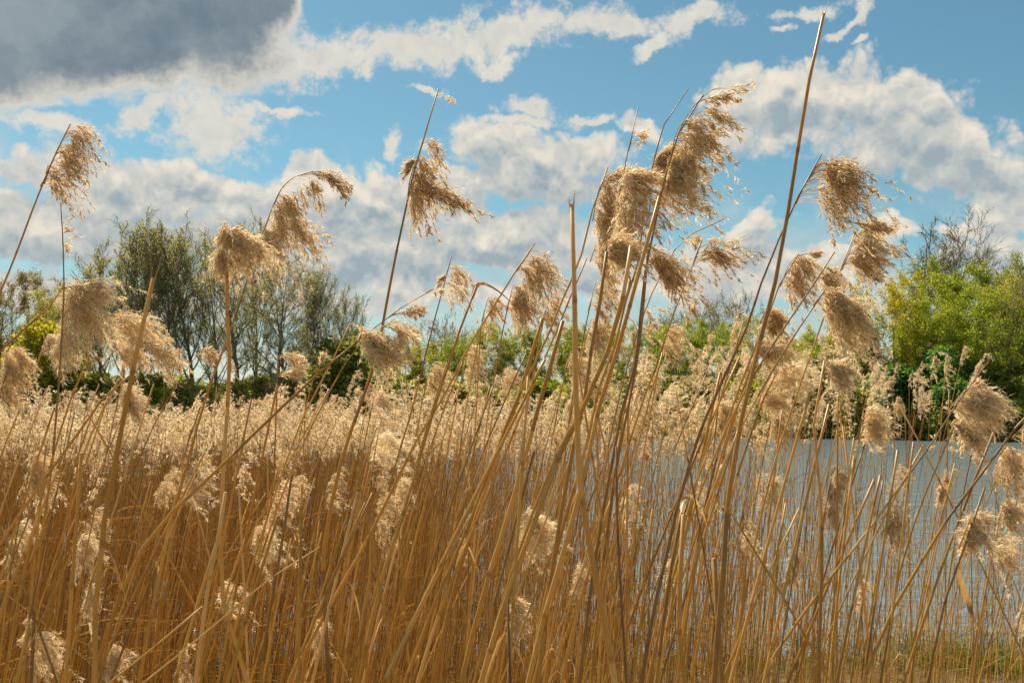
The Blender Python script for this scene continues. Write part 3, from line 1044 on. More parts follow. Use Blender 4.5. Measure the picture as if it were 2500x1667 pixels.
def hero(pts, d, label, w=(4, 8), plumes=(), leaves=(), tone=0.6, dark=0.25, dd=0.0, name='common_reed', cat='reed', group=None, jag=False):
    """pts: photo pixels from the top of the cane down; d: metres from the camera;
    w: thickness in photo pixels at top and foot"""
    rng = np.random.default_rng(abs(hash_(label)) % (2 ** 31))
    n = len(pts)
    P = np.array([pix(px, py, d + dd * (k / max(1, n - 1))) for k, (px, py) in enumerate(pts)])
    P = to_ground(P)
    base = P[-1].copy()
    o = thing(name, tuple(base), label, cat, group)
    path = spline(P[::-1], max(24, 5 * len(P))) - base
    mb = MB()
    stem_geo(mb, path, 0.5 * w[1] / FPX * d, 0.5 * w[0] / FPX * d, rng, 8, 0.19, tone, dark)
    if jag:
        tip = path[-1]
        dr = unit(path[-1] - path[-4])
        rr = 0.5 * w[0] / FPX * d
        tube(mb, [tip - dr * 0.01 + [rr * .6, 0, 0], tip + dr * 0.018 + [rr * 1.4, 0, 0]], [rr * 0.5, rr * 0.12], 4, 0.4)
        tube(mb, [tip - dr * 0.01 - [rr * .6, 0, 0], tip + dr * 0.009 - [rr * 1.5, 0, 0]], [rr * 0.45, rr * 0.1], 4, 0.4)
    link('stem', mb.mesh('stem', M['stem'], True), o)
    for pl in plumes:
        ax = np.array([pix(x, y, d) for x, y in pl['axis']]) - base
        ax = spline(ax, 10)
        end = pix(*pl['to'], d) - base
        V = end - ax[len(ax) // 2]
        V[1] += rng.uniform(-0.02, 0.03)
        kw = {k: v for k, v in pl.items() if k not in ('axis', 'to')}
        m2 = MB()
        kw['nb'] = int(kw['nb'] * 1.08)
        plume_geo(m2, ax, V, rng, **kw)
        if True:
            tube(m2, ax, np.linspace(0.5 * w[0] / FPX * d, 0.0005, len(ax)), 5, 0.3)
        link('seed_head', m2.mesh('seed_head', M['plume']), o, 'stuff')
    if d < 2.7 and not leaves:
        # torn sheaths and short dead blades still clinging to the cane
        for _ in range(int(rng.integers(1, 4))):
            k = int(rng.integers(len(path) // 4, int(len(path) * 0.8)))
            a = rng.uniform(0, 6.28)
            dv = np.array([math.cos(a), 0.5 * math.sin(a), 0.0])
            ax_ = unit(path[min(k + 1, len(path) - 1)] - path[k])
            L = rng.uniform(0.05, 0.12) * min(1.0, (d / 2.4) ** 1.5)
            m4 = MB()
            leaf_geo(m4, [path[k], path[k] + ax_ * L * 0.5 + dv * L * 0.08, path[k] + ax_ * L * 0.8 + dv * L * 0.3, path[k] + ax_ * L * rng.uniform(0.3, 1.0) + dv * L * 0.62],
                     rng.uniform(0.0012, 0.0028), rng, rng.uniform(0.35, 0.8), rng.uniform(0, 2))
            link('leaf', m4.mesh('leaf', M['leafblade']), o)
    for lf in leaves:
        pts3 = np.array([pix(x, y, d + (0.0 if k == 0 else 0.03 * k)) for k, (x, y) in enumerate(lf['pts'])]) - base
        m3 = MB()
        leaf_geo(m3, pts3, 0.5 * lf.get('w', 14) / FPX * d, rng, lf.get('tone', 0.6), lf.get('twist', 1.0))
        link('leaf', m3.mesh('leaf', M['leafblade']), o)
    return o


def hash_(s):
    h = 5381
    for ch in s:
        h = (h * 33 + ord(ch)) & 0x7fffffff
    return h


def PL(axis, to, nb=26, **k):
    k.update(axis=axis, to=to, nb=nb)
    return k


GR = 'tall plumed reeds standing against the sky'
GC = 'broken and cut canes without seed heads'
GF = 'reeds of the crowded fan in the middle right'
GB = 'short plumed reeds inside the thicket'

# ---- the reeds that stand out one by one, left to right
hero([(172, 303), (163, 318), (126, 398), (88, 490), (57, 573), (23, 661), (-20, 765), (-90, 960)], 3.0,
     'upper left tall reed with a one-sided drooping dense seed head', (3, 10),
     [PL([(108, 450), (126, 398), (163, 318)], (215, 430), 70, per=55, spread=0.40, tone=0.36, arch=0.55),
      PL([(98, 455), (120, 420)], (165, 500), 12, per=36, spread=0.35, tone=0.42),
      PL([(112, 425), (118, 400)], (128, 415), 6, per=20, spread=0.5)], group=GR)
hero([(148, 495), (152, 560), (155, 620), (157, 680), (152, 800), (143, 950), (132, 1067), (126, 1163), (109, 1258), (90, 1411), (76, 1667)], 2.2,
     'thin upright reed at the left with only a few sparse husks near its tip', (2, 12),
     [PL([(153, 600), (152, 545)], (168, 555), 5, per=14, spread=0.2), PL([(155, 622), (154, 600)], (163, 605), 4, per=12, spread=0.3)], tone=0.42, dark=0.5, group=GR)
hero([(128, 742), (119, 749), (57, 806), (0, 858), (-70, 925)], 2.6,
     'reed leaning in from the left edge under the biggest left seed head', (4, 8),
     [PL([(122, 748), (150, 705), (160, 690)], (265, 850), 60, per=60, spread=0.5, tone=0.62, arch=0.3, fuzz=0.8),
      PL([(150, 705), (225, 690)], (250, 720), 26, per=40, spread=0.5, tone=0.66, fuzz=0.8),
      PL([(160, 760), (150, 790)], (190, 880), 22, per=44, spread=0.45, tone=0.6, fuzz=0.7)], group=GR)
hero([(230, 800), (218, 867), (190, 930), (160, 1010), (134, 1100), (110, 1180)], 2.8,
     'reed right behind the biggest left seed head with a long plume sweeping down right', (4, 8),
     [PL([(245, 850), (262, 790), (280, 760)], (395, 870), 50, per=56, spread=0.34, tone=0.60, fuzz=0.8),
      PL([(330, 850), (350, 840)], (440, 905), 16, per=44, spread=0.22, tone=0.64, fuzz=0.7),
      PL([(270, 860), (300, 850)], (330, 910), 18, per=40, spread=0.4, tone=0.62, fuzz=0.7)], group=GR)
hero([(375, 678), (366, 716), (344, 806), (318, 940), (293, 1067), (264, 1182), (249, 1335), (230, 1526), (230, 1680)], 1.15,
     'thick brown cut cane leaning across the left poplars', (11, 21), [], tone=0.62, dark=0.35, jag=True, group=GC)
hero([(553, 660), (555, 768), (561, 844), (557, 959), (551, 1067), (543, 1182), (540, 1410), (551, 1490), (574, 1564), (608, 1680)], 2.1,
     'straight golden upright reed topped by a full hanging mop of seeds', (9, 11),
     [PL([(548, 640), (550, 590), (556, 545)], (545, 655), 30, per=54, spread=0.60, tone=0.50, fuzz=0.6, arch=0.5),
      PL([(556, 600), (560, 560)], (640, 665), 40, per=50, spread=0.45, tone=0.58, fuzz=0.7, arch=0.4)], tone=0.72, dark=0.1, group=GR)
hero([(641, 568), (607, 672), (590, 725), (574, 775), (551, 837), (517, 929), (490, 1010), (467, 1100), (440, 1190), (405, 1330)], 2.3,
     'curving reed crossing the straight golden one, with an arching seed head to the right', (4, 12),
     [PL([(643, 566), (666, 505), (682, 470)], (735, 620), 48, per=52, spread=0.46, tone=0.46, fuzz=0.5),
      PL([(690, 560), (700, 540)], (790, 625), 14, per=44, spread=0.25, tone=0.45),
      PL([(666, 505), (689, 459), (720, 432), (746, 425)], (770, 510), 14, per=46, spread=0.18, tone=0.34, arch=0.6, bare=0.45),
      PL([(735, 427), (765, 418)], (848, 476), 14, per=50, spread=0.12, tone=0.34, arch=0.5),
      PL([(640, 590), (650, 560)], (680, 650), 20, per=44, spread=0.5, tone=0.55, fuzz=0.6)], tone=0.6, dark=0.45, group=GR)
hero([(1070, 217), (1049, 291), (1026, 367), (1008, 430), (995, 490), (968, 615), (942, 749), (922, 856), (892, 959), (851, 1067), (819, 1182), (792, 1335), (792, 1450), (803, 1680)], 2.2,
     'tall reed left of centre whose dense seed head trails off to the lower right', (3, 15),
     [PL([(995, 480), (1003, 430), (1022, 375)], (1050, 520), 40, per=52, spread=0.46, tone=0.42, arch=0.3),
      PL([(1003, 470), (1010, 440)], (1155, 515), 20, per=50, spread=0.10, tone=0.40, arch=0.1),
      PL([(1022, 378), (1032, 350)], (1083, 440), 9, per=34, spread=0.16, tone=0.40, arch=0.7, bare=0.2),
      PL([(1000, 420), (1012, 390)], (990, 410), 14, per=34, spread=0.5, tone=0.44),
      PL([(1062, 245), (1068, 230)], (1108, 240), 3, per=12, spread=0.15, bare=0.55)], tone=0.5, dark=0.35, group=GR)
hero([(1163, 699), (1152, 730), (1125, 799), (1091, 902), (1060, 994), (1031, 1100), (985, 1250), (930, 1420), (890, 1600)], 1.9,
     'reed ending in a brown leaf blade folded over to the right', (5, 13), [],
     [dict(pts=[(1152, 730), (1163, 700), (1183, 693), (1221, 714), (1259, 749), (1285, 780)], w=15, tone=0.05, twist=0.9)], tone=0.55, dark=0.3, group=GR)
hero([(1102, 626), (1079, 714), (1049, 825), (1026, 921), (1007, 997), (980, 1085), (950, 1190), (905, 1400)], 2.9,
     'slim reed left of the folded leaf with a loose one-sided plume', (2, 9),
     [PL([(1079, 714), (1092, 668), (1100, 640)], (1140, 735), 24, per=40, spread=0.42, tone=0.44, arch=0.4),
      PL([(1080, 690), (1090, 670)], (1072, 690), 8, per=26, spread=0.4)], group=GR)
hero([(1306, 594), (1274, 642), (1232, 703), (1198, 760), (1133, 867), (1090, 960), (1030, 1050), (970, 1170), (890, 1330), (810, 1470), (740, 1600)], 2.5,
     'long reed leaning far right with a loose plume right of the folded leaf', (3, 12),
     [PL([(1258, 665), (1280, 635), (1296, 612)], (1360, 715), 34, per=42, spread=0.42, tone=0.45, arch=0.4),
      PL([(1262, 662), (1270, 650)], (1320, 742), 16, per=38, spread=0.4, tone=0.48)], group=GR)
hero([(1396, 499), (1397, 560), (1397, 615), (1403, 730), (1401, 844), (1408, 978), (1410, 1067), (1414, 1167), (1443, 1350), (1474, 1507), (1504, 1680)], 1.1,
     'tall pale upright cut cane in the centre, its foot bending right', (10, 24), [], tone=0.66, dark=0.12, jag=True, group=GC)
hero([(2011, 34), (1987, 134), (1956, 314), (1921, 536), (1906, 634), (1864, 799), (1826, 959), (1801, 1067), (1774, 1258), (1764, 1440), (1752, 1550), (1742, 1680)], 1.35,
     'tallest reddish brown broken cane reaching almost to the top of the photo', (7, 20), [], tone=0.56, dark=0.3, jag=True, group=GC)
hero([(2006, 377), (1975, 430), (1946, 485), (1926, 530), (1910, 565), (1864, 676), (1826, 791), (1791, 875), (1753, 948), (1705, 1067), (1661, 1208), (1623, 1373), (1600, 1470), (1570, 1640)], 2.0,
     'reed crossing behind the tallest cane with a wide airy plume against the sky', (3, 15),
     [PL([(1942, 500), (1966, 450), (1992, 405)], (2135, 525), 56, per=46, spread=0.46, tone=0.36, arch=0.45, bare=0.3, fuzz=0.3),
      PL([(1975, 440), (2000, 395)], (2100, 450), 30, per=40, spread=0.42, tone=0.38, arch=0.5, bare=0.3, fuzz=0.3),
      PL([(2060, 540), (2090, 545)], (2185, 557), 10, per=40, spread=0.12, tone=0.40, bare=0.1)], tone=0.50, dark=0.3, group=GR)
hero([(1717, 232), (1693, 262), (1668, 300), (1640, 372), (1622, 440), (1604, 520), (1597, 560), (1579, 642), (1565, 745), (1558, 844), (1542, 932), (1519, 997), (1500, 1100), (1470, 1260)], 2.0,
     'highest reed of the crowded fan with a ragged plume on its right', (3, 12),
     [PL([(1655, 330), (1668, 300), (1690, 262)], (1800, 335), 10, per=50, spread=0.14, tone=0.34, arch=0.35, bare=0.25),
      PL([(1690, 262), (1735, 222), (1760, 215)], (1815, 228), 9, per=44, spread=0.16, tone=0.36, bare=0.25, arch=0.2),
      PL([(1640, 372), (1650, 330), (1665, 300)], (1760, 400), 40, per=52, spread=0.42, tone=0.42, arch=0.4),
      PL([(1625, 430), (1640, 372)], (1680, 460), 30, per=56, spread=0.45, tone=0.50, fuzz=0.6)], tone=0.36, dark=0.4, group=GF)
hero([(1680, 217), (1655, 235), (1635, 270), (1613, 330), (1590, 420), (1570, 520), (1562, 626), (1527, 737), (1508, 825), (1470, 921), (1451, 997), (1428, 1100), (1370, 1300)], 2.05,
     'reed of the fan whose bare hooked tip curves right above the plumes', (2, 14),
     [PL([(1572, 520), (1585, 440), (1600, 395)], (1740, 500), 46, per=54, spread=0.36, tone=0.48, arch=0.3, fuzz=0.6),
      PL([(1585, 440), (1600, 380)], (1655, 380), 30, per=52, spread=0.5, tone=0.44, arch=0.3)], group=GF)
hero([(1558, 262), (1541, 330), (1524, 420), (1507, 500), (1500, 560), (1539, 634 + 40), (1516, 749), (1489, 844), (1443, 940), (1397, 1036), (1363, 1100), (1290, 1280)], 2.0,
     'reed of the fan with a straight bare spike rising left of the plumes', (2, 14),
     [PL([(1500, 520), (1515, 460), (1524, 420)], (1580, 590), 46, per=58, spread=0.5, tone=0.50, arch=0.25, fuzz=0.7),
      PL([(1535, 370), (1545, 330)], (1590, 330), 6, per=20, spread=0.3, bare=0.5),
      PL([(1510, 470), (1520, 430)], (1610, 460), 30, per=54, spread=0.45, tone=0.5, fuzz=0.6)], group=GF)
hero([(1484, 408), (1462, 455), (1447, 511), (1416, 634), (1374, 730), (1351, 791), (1298, 902), (1252, 997), (1213, 1100), (1140, 1290), (1050, 1500)], 2.1,
     'leftmost plumed reed of the fan leaning right behind the cut cane', (3, 12),
     [PL([(1447, 540), (1460, 470), (1475, 435)], (1510, 600), 46, per=56, spread=0.48, tone=0.45, arch=0.3, fuzz=0.6),
      PL([(1462, 470), (1474, 440)], (1540, 425), 16, per=40, spread=0.35, tone=0.46)], group=GF)
hero([(1433, 630), (1420, 655), (1397, 714), (1366, 791), (1305, 932), (1236, 1100), (1190, 1210), (1090, 1450)], 2.3,
     'fan reed with a thin drooping plume just right of the cut cane', (3, 12),
     [PL([(1440, 640), (1455, 600)], (1510, 690), 24, per=44, spread=0.45, tone=0.52, fuzz=0.6)], group=GF)
hero([(1374, 783), (1347, 883), (1324, 959), (1286, 1100), (1240, 1260), (1180, 1450)], 2.2,
     'plain golden fan stalk passing just left of the cut cane', (9, 12), [], tone=0.62, group=GF)
hero([(1324, 777), (1298, 867), (1278, 932), (1245, 1030), (1200, 1150), (1140, 1330)], 2.4,
     'short dark-topped stalk left of the cut cane', (8, 11), [], tone=0.4, dark=0.6, group=GC)
hero([(1481, 615), (1466, 730), (1447, 825), (1431, 959), (1400, 1090), (1370, 1250), (1340, 1450)], 1.9,
     'purplish upright stalk right of the cut cane under the plume mass', (7, 14),
     [PL([(1478, 640), (1482, 590)], (1560, 620), 34, per=56, spread=0.55, tone=0.52, fuzz=0.7)], tone=0.40, dark=0.35, group=GF)
hero([(1541, 600), (1516, 749), (1489, 844), (1449, 940), (1405, 1036), (1371, 1100), (1310, 1260), (1230, 1480)], 1.75,
     'thickest golden stalk in the heart of the fan', (10, 16), [], tone=0.70, dark=0.1, group=GF)
hero([(1610, 480), (1590, 560), (1566, 640), (1540, 737), (1514, 835), (1484, 921), (1462, 997), (1440, 1100), (1395, 1280), (1330, 1500)], 1.8,
     'golden stalk right of the thickest one in the fan, dark where it passes the plumes', (8, 15), [], tone=0.64, dark=0.25, group=GF)
hero([(1584, 560), (1579, 642), (1572, 745), (1560, 844), (1548, 932), (1530, 1010), (1512, 1100), (1490, 1240), (1470, 1400)], 2.2,
     'slim reed of the fan with a long plume sweeping down to the grey bare trees', (4, 11),
     [PL([(1578, 650), (1585, 600)], (1690, 725), 46, per=52, spread=0.34, tone=0.42, arch=0.3, fuzz=0.5)], tone=0.4, group=GF)
hero([(1714, 585), (1690, 650), (1661, 722), (1619, 837), (1596, 913), (1565, 986), (1531, 1100), (1480, 1260), (1430, 1420)], 2.3,
     'rightmost reed of the fan with a small airy plume by itself', (3, 10),
     [PL([(1688, 655), (1705, 610)], (1790, 655), 20, per=42, spread=0.42, tone=0.40, arch=0.5),
      PL([(1705, 610), (1712, 590)], (1830, 634), 7, per=44, spread=0.12, tone=0.4)], group=GF)
hero([(1768, 535), (1725, 548), (1690, 570), (1655, 600), (1625, 650), (1590, 720), (1560, 800), (1530, 900)], 2.6,
     'thin curved reed arching right between the fan and the tallest cane', (2, 7),
     [PL([(1668, 590), (1690, 570)], (1715, 590), 8, per=30, spread=0.3, tone=0.42)], group=GF)
hero([(873, 833), (860, 842), (800, 894), (750, 933), (690, 992), (620, 1059), (574, 1105), (513, 1163), (450, 1225), (410, 1258), (345, 1343), (295, 1450), (268, 1526), (245, 1600)], 2.0,
     'long reed slanting from the lower left up to a plume at the leaning tall reed', (5, 15),
     [PL([(875, 835), (885, 805)], (985, 900), 44, per=54, spread=0.40, tone=0.58, fuzz=0.7, arch=0.2),
      PL([(930, 800), (950, 790)], (1010, 850), 12, per=36, spread=0.3, tone=0.45)], tone=0.62, group=GR)
hero([(1060, 705), (1030, 718), (990, 745), (950, 770), (912, 800), (870, 850), (830, 910)], 2.5,
     'thin bowed reed pointing right behind the leaning tall reed', (2, 7),
     [PL([(1040, 714), (1055, 706)], (1078, 712), 4, per=22, spread=0.2),
      PL([(950, 775), (965, 765)], (1040, 770), 10, per=40, spread=0.2, tone=0.42),
      PL([(930, 800), (945, 785)], (1015, 820), 8, per=34, spread=0.25, tone=0.42)], group=GR)
hero([(853, 793), (825, 850), (796, 913), (750, 997), (708, 1100), (660, 1240), (610, 1400)], 2.5,
     'thin hooked reed just left of the leaning tall reed', (3, 8),
     [PL([(853, 793), (870, 788), (880, 795)], (905, 850), 10, per=36, spread=0.3, tone=0.55)], group=GR)
hero([(480, 868), (455, 900), (444, 913), (413, 971), (380, 1030), (348, 1100), (300, 1210), (240, 1350)], 2.8,
     'thin reed with a small bent plume left of the crossing golden reeds', (2, 8),
     [PL([(478, 870), (492, 852)], (535, 880), 10, per=40, spread=0.16, tone=0.62, fuzz=0.7)], group=GB)
hero([(330, 905), (268, 955), (226, 1005), (184, 1067), (122, 1151), (50, 1251), (0, 1327), (-60, 1430)], 2.2,
     'slanting stalk running down to the left photo edge', (5, 11), [], tone=0.5, dark=0.4, group=GC)
hero([(107, 841), (90, 890), (69, 948), (8, 1097), (-40, 1230)], 2.7,
     'slim golden stalk beside a small drooping plume at the left', (3, 8),
     [PL([(107, 835), (115, 815)], (160, 900), 26, per=48, spread=0.4, tone=0.62, fuzz=0.8)], group=GB)
hero([(20, 900), (0, 960), (-30, 1060), (-60, 1180)], 2.6,
     'reed at the left edge with a plume hanging into the photo', (4, 9),
     [PL([(-10, 960), (0, 900), (5, 850)], (50, 980), 46, per=52, spread=0.42, tone=0.58, fuzz=0.7),
      PL([(15, 860), (30, 840)], (60, 910), 14, per=44, spread=0.3, tone=0.6, fuzz=0.7)], group=GR)
hero([(290, 925), (250, 1000), (215, 1080), (180, 1190), (150, 1330)], 3.2,
     'reed with a broad brownish plume crossed by the thick cut cane', (4, 9),
     [PL([(285, 1000), (295, 940)], (360, 1010), 60, per=44, spread=0.62, tone=0.55, fuzz=0.8)], group=GB)
hero([(680, 868), (677, 900), (676, 960), (672, 1060), (668, 1200)], 3.0,
     'thin upright reed with a two-tiered little plume before the dark trunks', (3, 6),
     [PL([(679, 880), (684, 866)], (738, 892), 12, per=40, spread=0.25, tone=0.60, fuzz=0.7),
      PL([(677, 922), (690, 910)], (740, 918), 12, per=40, spread=0.25, tone=0.60, fuzz=0.7)], group=GB)
hero([(795, 865), (775, 905), (760, 940), (745, 1000), (725, 1100)], 3.0,
     'little pale upright tuft left of the leaning tall reed', (2, 6),
     [PL([(770, 905), (783, 880)], (790, 870), 10, per=30, spread=0.3, tone=0.7)], group=GB)
# right-hand group
hero([(2090, 565), (2060, 640), (2040, 690), (2010, 780), (1985, 850), (1950, 950), (1900, 1100)], 2.5,
     'reed with a round tan plume just left of the bare dead tree', (3, 8),
     [PL([(2055, 660), (2072, 620), (2085, 590)], (2170, 640), 66, per=52, spread=0.50, tone=0.48, arch=0.35, fuzz=0.6),
      PL([(2085, 590), (2095, 570)], (2150, 560), 10, per=40, spread=0.2, tone=0.45)], group=GR)
hero([(2038, 615), (2005, 665), (1960, 735), (1902, 818), (1850, 900), (1790, 1010)], 2.3,
     'slanting plain reed between two plumes right of the tallest cane', (3, 9),
     [PL([(1990, 690), (2015, 650)], (2060, 730), 30, per=44, spread=0.45, tone=0.46, fuzz=0.5)], group=GR)
hero([(2013, 710), (1975, 765), (1906, 871), (1860, 950), (1800, 1060)], 2.2,
     'slanting reed lying against the largest right-hand plume', (3, 9),
     [PL([(1985, 745), (2005, 720), (2020, 700)], (2120, 850), 70, per=56, spread=0.42, tone=0.50, arch=0.25, fuzz=0.6),
      PL([(2020, 760), (2035, 740)], (2110, 790), 30, per=44, spread=0.45, tone=0.56, fuzz=0.6)], group=GR)
hero([(1950, 620), (1925, 650), (1905, 690), (1880, 760), (1850, 850), (1810, 960), (1770, 1080)], 2.6,
     'reed with a curling tip and soft plume right of the tallest cane', (3, 9),
     [PL([(1905, 700), (1925, 650), (1945, 622)], (1985, 730), 50, per=48, spread=0.48, tone=0.42, arch=0.4, fuzz=0.5),
      PL([(1950, 625), (1975, 618)], (1998, 620), 8, per=34, spread=0.2, tone=0.5)], group=GR)
hero([(1880, 745), (1862, 800), (1835, 870), (1800, 960), (1760, 1080), (1720, 1240)], 2.7,
     'reed with a ruddy soft plume half behind the tallest cane', (4, 9),
     [PL([(1855, 790), (1868, 760)], (1905, 800), 50, per=46, spread=0.65, tone=0.46, fuzz=0.6)], group=GR)
hero([(1860, 830), (1840, 880), (1815, 950), (1780, 1060), (1745, 1200)], 2.9,
     'reed with a low plume behind the tallest cane at treetop height', (4, 9),
     [PL([(1835, 870), (1850, 830)], (1930, 880), 54, per=44, spread=0.5, tone=0.55, fuzz=0.7)], group=GB)
hero([(1900, 900), (1870, 960), (1840, 1040), (1800, 1160), (1760, 1300)], 3.0,
     'reed with a wide pale plume right of the tallest cane above the water', (4, 9),
     [PL([(1860, 960), (1885, 910)], (2010, 935), 46, per=46, spread=0.42, tone=0.66, fuzz=0.9),
      PL([(1850, 990), (1860, 960)], (1930, 1010), 40, per=44, spread=0.5, tone=0.6, fuzz=0.8)], group=GB)
hero([(2013, 880), (2011, 902), (2002, 959), (1990, 1020), (1983, 1062), (1990, 1140), (2004, 1220), (2007, 1411), (2001, 1550), (1997, 1680)], 1.45,
     'kinked thick golden cane standing in front of the lake', (5, 19),
     [PL([(2008, 915), (2020, 885)], (2060, 930), 18, per=36, spread=0.4, tone=0.6, fuzz=0.7)],
     [dict(pts=[(1984, 1150), (1982, 1100), (1978, 1062)], w=13, tone=0.6, twist=0.2)], tone=0.6, dark=0.35, group=GR)
hero([(2415, 880), (2370, 945), (2312, 1013), (2285, 1067), (2230, 1142), (2174, 1220), (2100, 1320), (2013, 1427), (1952, 1511), (1890, 1600)], 1.9,
     'steeply slanting reed crossing the lake with the big fluffy plume near the right edge', (3, 12),
     [PL([(2312, 1010), (2335, 975), (2360, 950)], (2440, 1025), 46, per=50, spread=0.46, tone=0.66, fuzz=0.9, arch=0.3),
      PL([(2320, 1040), (2330, 1030)], (2380, 1090), 22, per=46, spread=0.4, tone=0.62, fuzz=0.8),
      PL([(2365, 945), (2385, 925)], (2395, 950), 10, per=34, spread=0.4, tone=0.7)], tone=0.58, dark=0.15, group=GR)
hero([(2400, 880), (2372, 930), (2345, 1000), (2300, 1110), (2277, 1160), (2231, 1281), (2197, 1392), (2147, 1680)], 2.1,
     'dark stalk behind the steeply slanting reed over the lake', (3, 9), [], tone=0.3, dark=0.6, group=GC)
hero([(2545, 975), (2500, 1020), (2457, 1075), (2390, 1165), (2319, 1258), (2250, 1370), (2174, 1500), (2098, 1690)], 1.9,
     'slanting reed leaving at the right edge with a long plume over the lake', (5, 13),
     [PL([(2470, 1070), (2500, 1040), (2530, 1000)], (2600, 1150), 30, per=40, spread=0.42, tone=0.6, fuzz=0.8),
      PL([(2440, 1110), (2460, 1085)], (2495, 1210), 26, per=40, spread=0.42, tone=0.6, fuzz=0.8)], tone=0.55, dark=0.2, group=GR)
hero([(2404, 1190), (2375, 1270), (2350, 1350), (2312, 1450), (2288, 1550), (2262, 1690)], 1.7,
     'dark stalk with a bushy plume and a hanging torn leaf over the lake', (5, 11),
     [PL([(2340, 1340), (2360, 1290), (2372, 1260)], (2400, 1330), 36, per=40, spread=0.62, tone=0.56, fuzz=0.7)],
     [dict(pts=[(2335, 1378), (2350, 1430), (2370, 1490), (2389, 1540)], w=20, tone=0.45, twist=0.9)], tone=0.24, dark=0.6, group=GR)
hero([(1669, 1255), (1666, 1300), (1663, 1373), (1657, 1526), (1677, 1690)], 1.5,
     'pale-tipped short cut cane below the curled leaf', (11, 14), [], tone=0.55, dark=0.4, jag=False, group=GC)
hero([(1743, 1362), (1745, 1400), (1748, 1450), (1765, 1690)], 1.4,
     'short stubby cut cane left of the tallest cane foot', (12, 17), [], tone=0.55, dark=0.35, group=GC)
hero([(1664, 1250), (1655, 1290), (1640, 1380), (1622, 1500), (1600, 1690)], 1.9,
     'stalk with a small leaf curled over like a hook', (7, 12), [],
     [dict(pts=[(1664, 1252), (1666, 1222), (1684, 1210), (1700, 1224), (1715, 1250), (1727, 1288)], w=11, tone=0.75, twist=0.8)], tone=0.4, dark=0.5, group=GR)
hero([(1505, 1090), (1504, 1124), (1508, 1297), (1516, 1450), (1531, 1690)], 1.9,
     'thin dark upright stalk right of the bending pale cane foot', (5, 8), [], tone=0.2, dark=0.6, group=GC)
hero([(858, 1085), (865, 1124), (896, 1266), (926, 1431), (953, 1584), (968, 1690)], 1.9,
     'olive thin stalk leaning left in the lower middle', (4, 10), [], tone=0.5, dark=0.1, group=GC)
hero([(781, 1335), (712, 1373), (631, 1434), (536, 1515), (440, 1595), (367, 1656), (300, 1705)], 1.8,
     'broken pale stalk lying slantwise across the lower left', (3, 7), [], tone=0.82, dark=0.0, group=GC)
hero([(494, 1480), (430, 1535), (350, 1600), (268, 1667), (220, 1700)], 1.7,
     'second broken pale stalk lying slantwise in the lower left corner', (4, 7), [], tone=0.82, dark=0.0, group=GC)
hero([(551, 1201), (545, 1250), (532, 1316), (509, 1430), (490, 1564), (474, 1690)], 1.9,
     'pale cut stalk right beside the straight golden reed', (8, 11), [], tone=0.78, dark=0.05, group=GC)
hero([(712, 1159), (693, 1297), (673, 1411), (647, 1564), (635, 1690)], 1.9,
     'dark-headed stalk right of the straight golden reed in the thicket', (6, 11), [], tone=0.4, dark=0.5, group=GC)
hero([(1240, 1461), (1243, 1560), (1246, 1690)], 1.7,
     'short black dead stub in front of a small plume at the bottom', (5, 8),
     [], tone=0.06, dark=0.3, group=GC)
hero([(1784, 1250), (1840, 1340), (1906, 1446), (1950, 1525), (1990, 1595), (2040, 1690)], 2.0,
     'thin stalk crossing down to the right behind the tallest cane foot', (4, 8), [], tone=0.42, dark=0.2, group=GC)
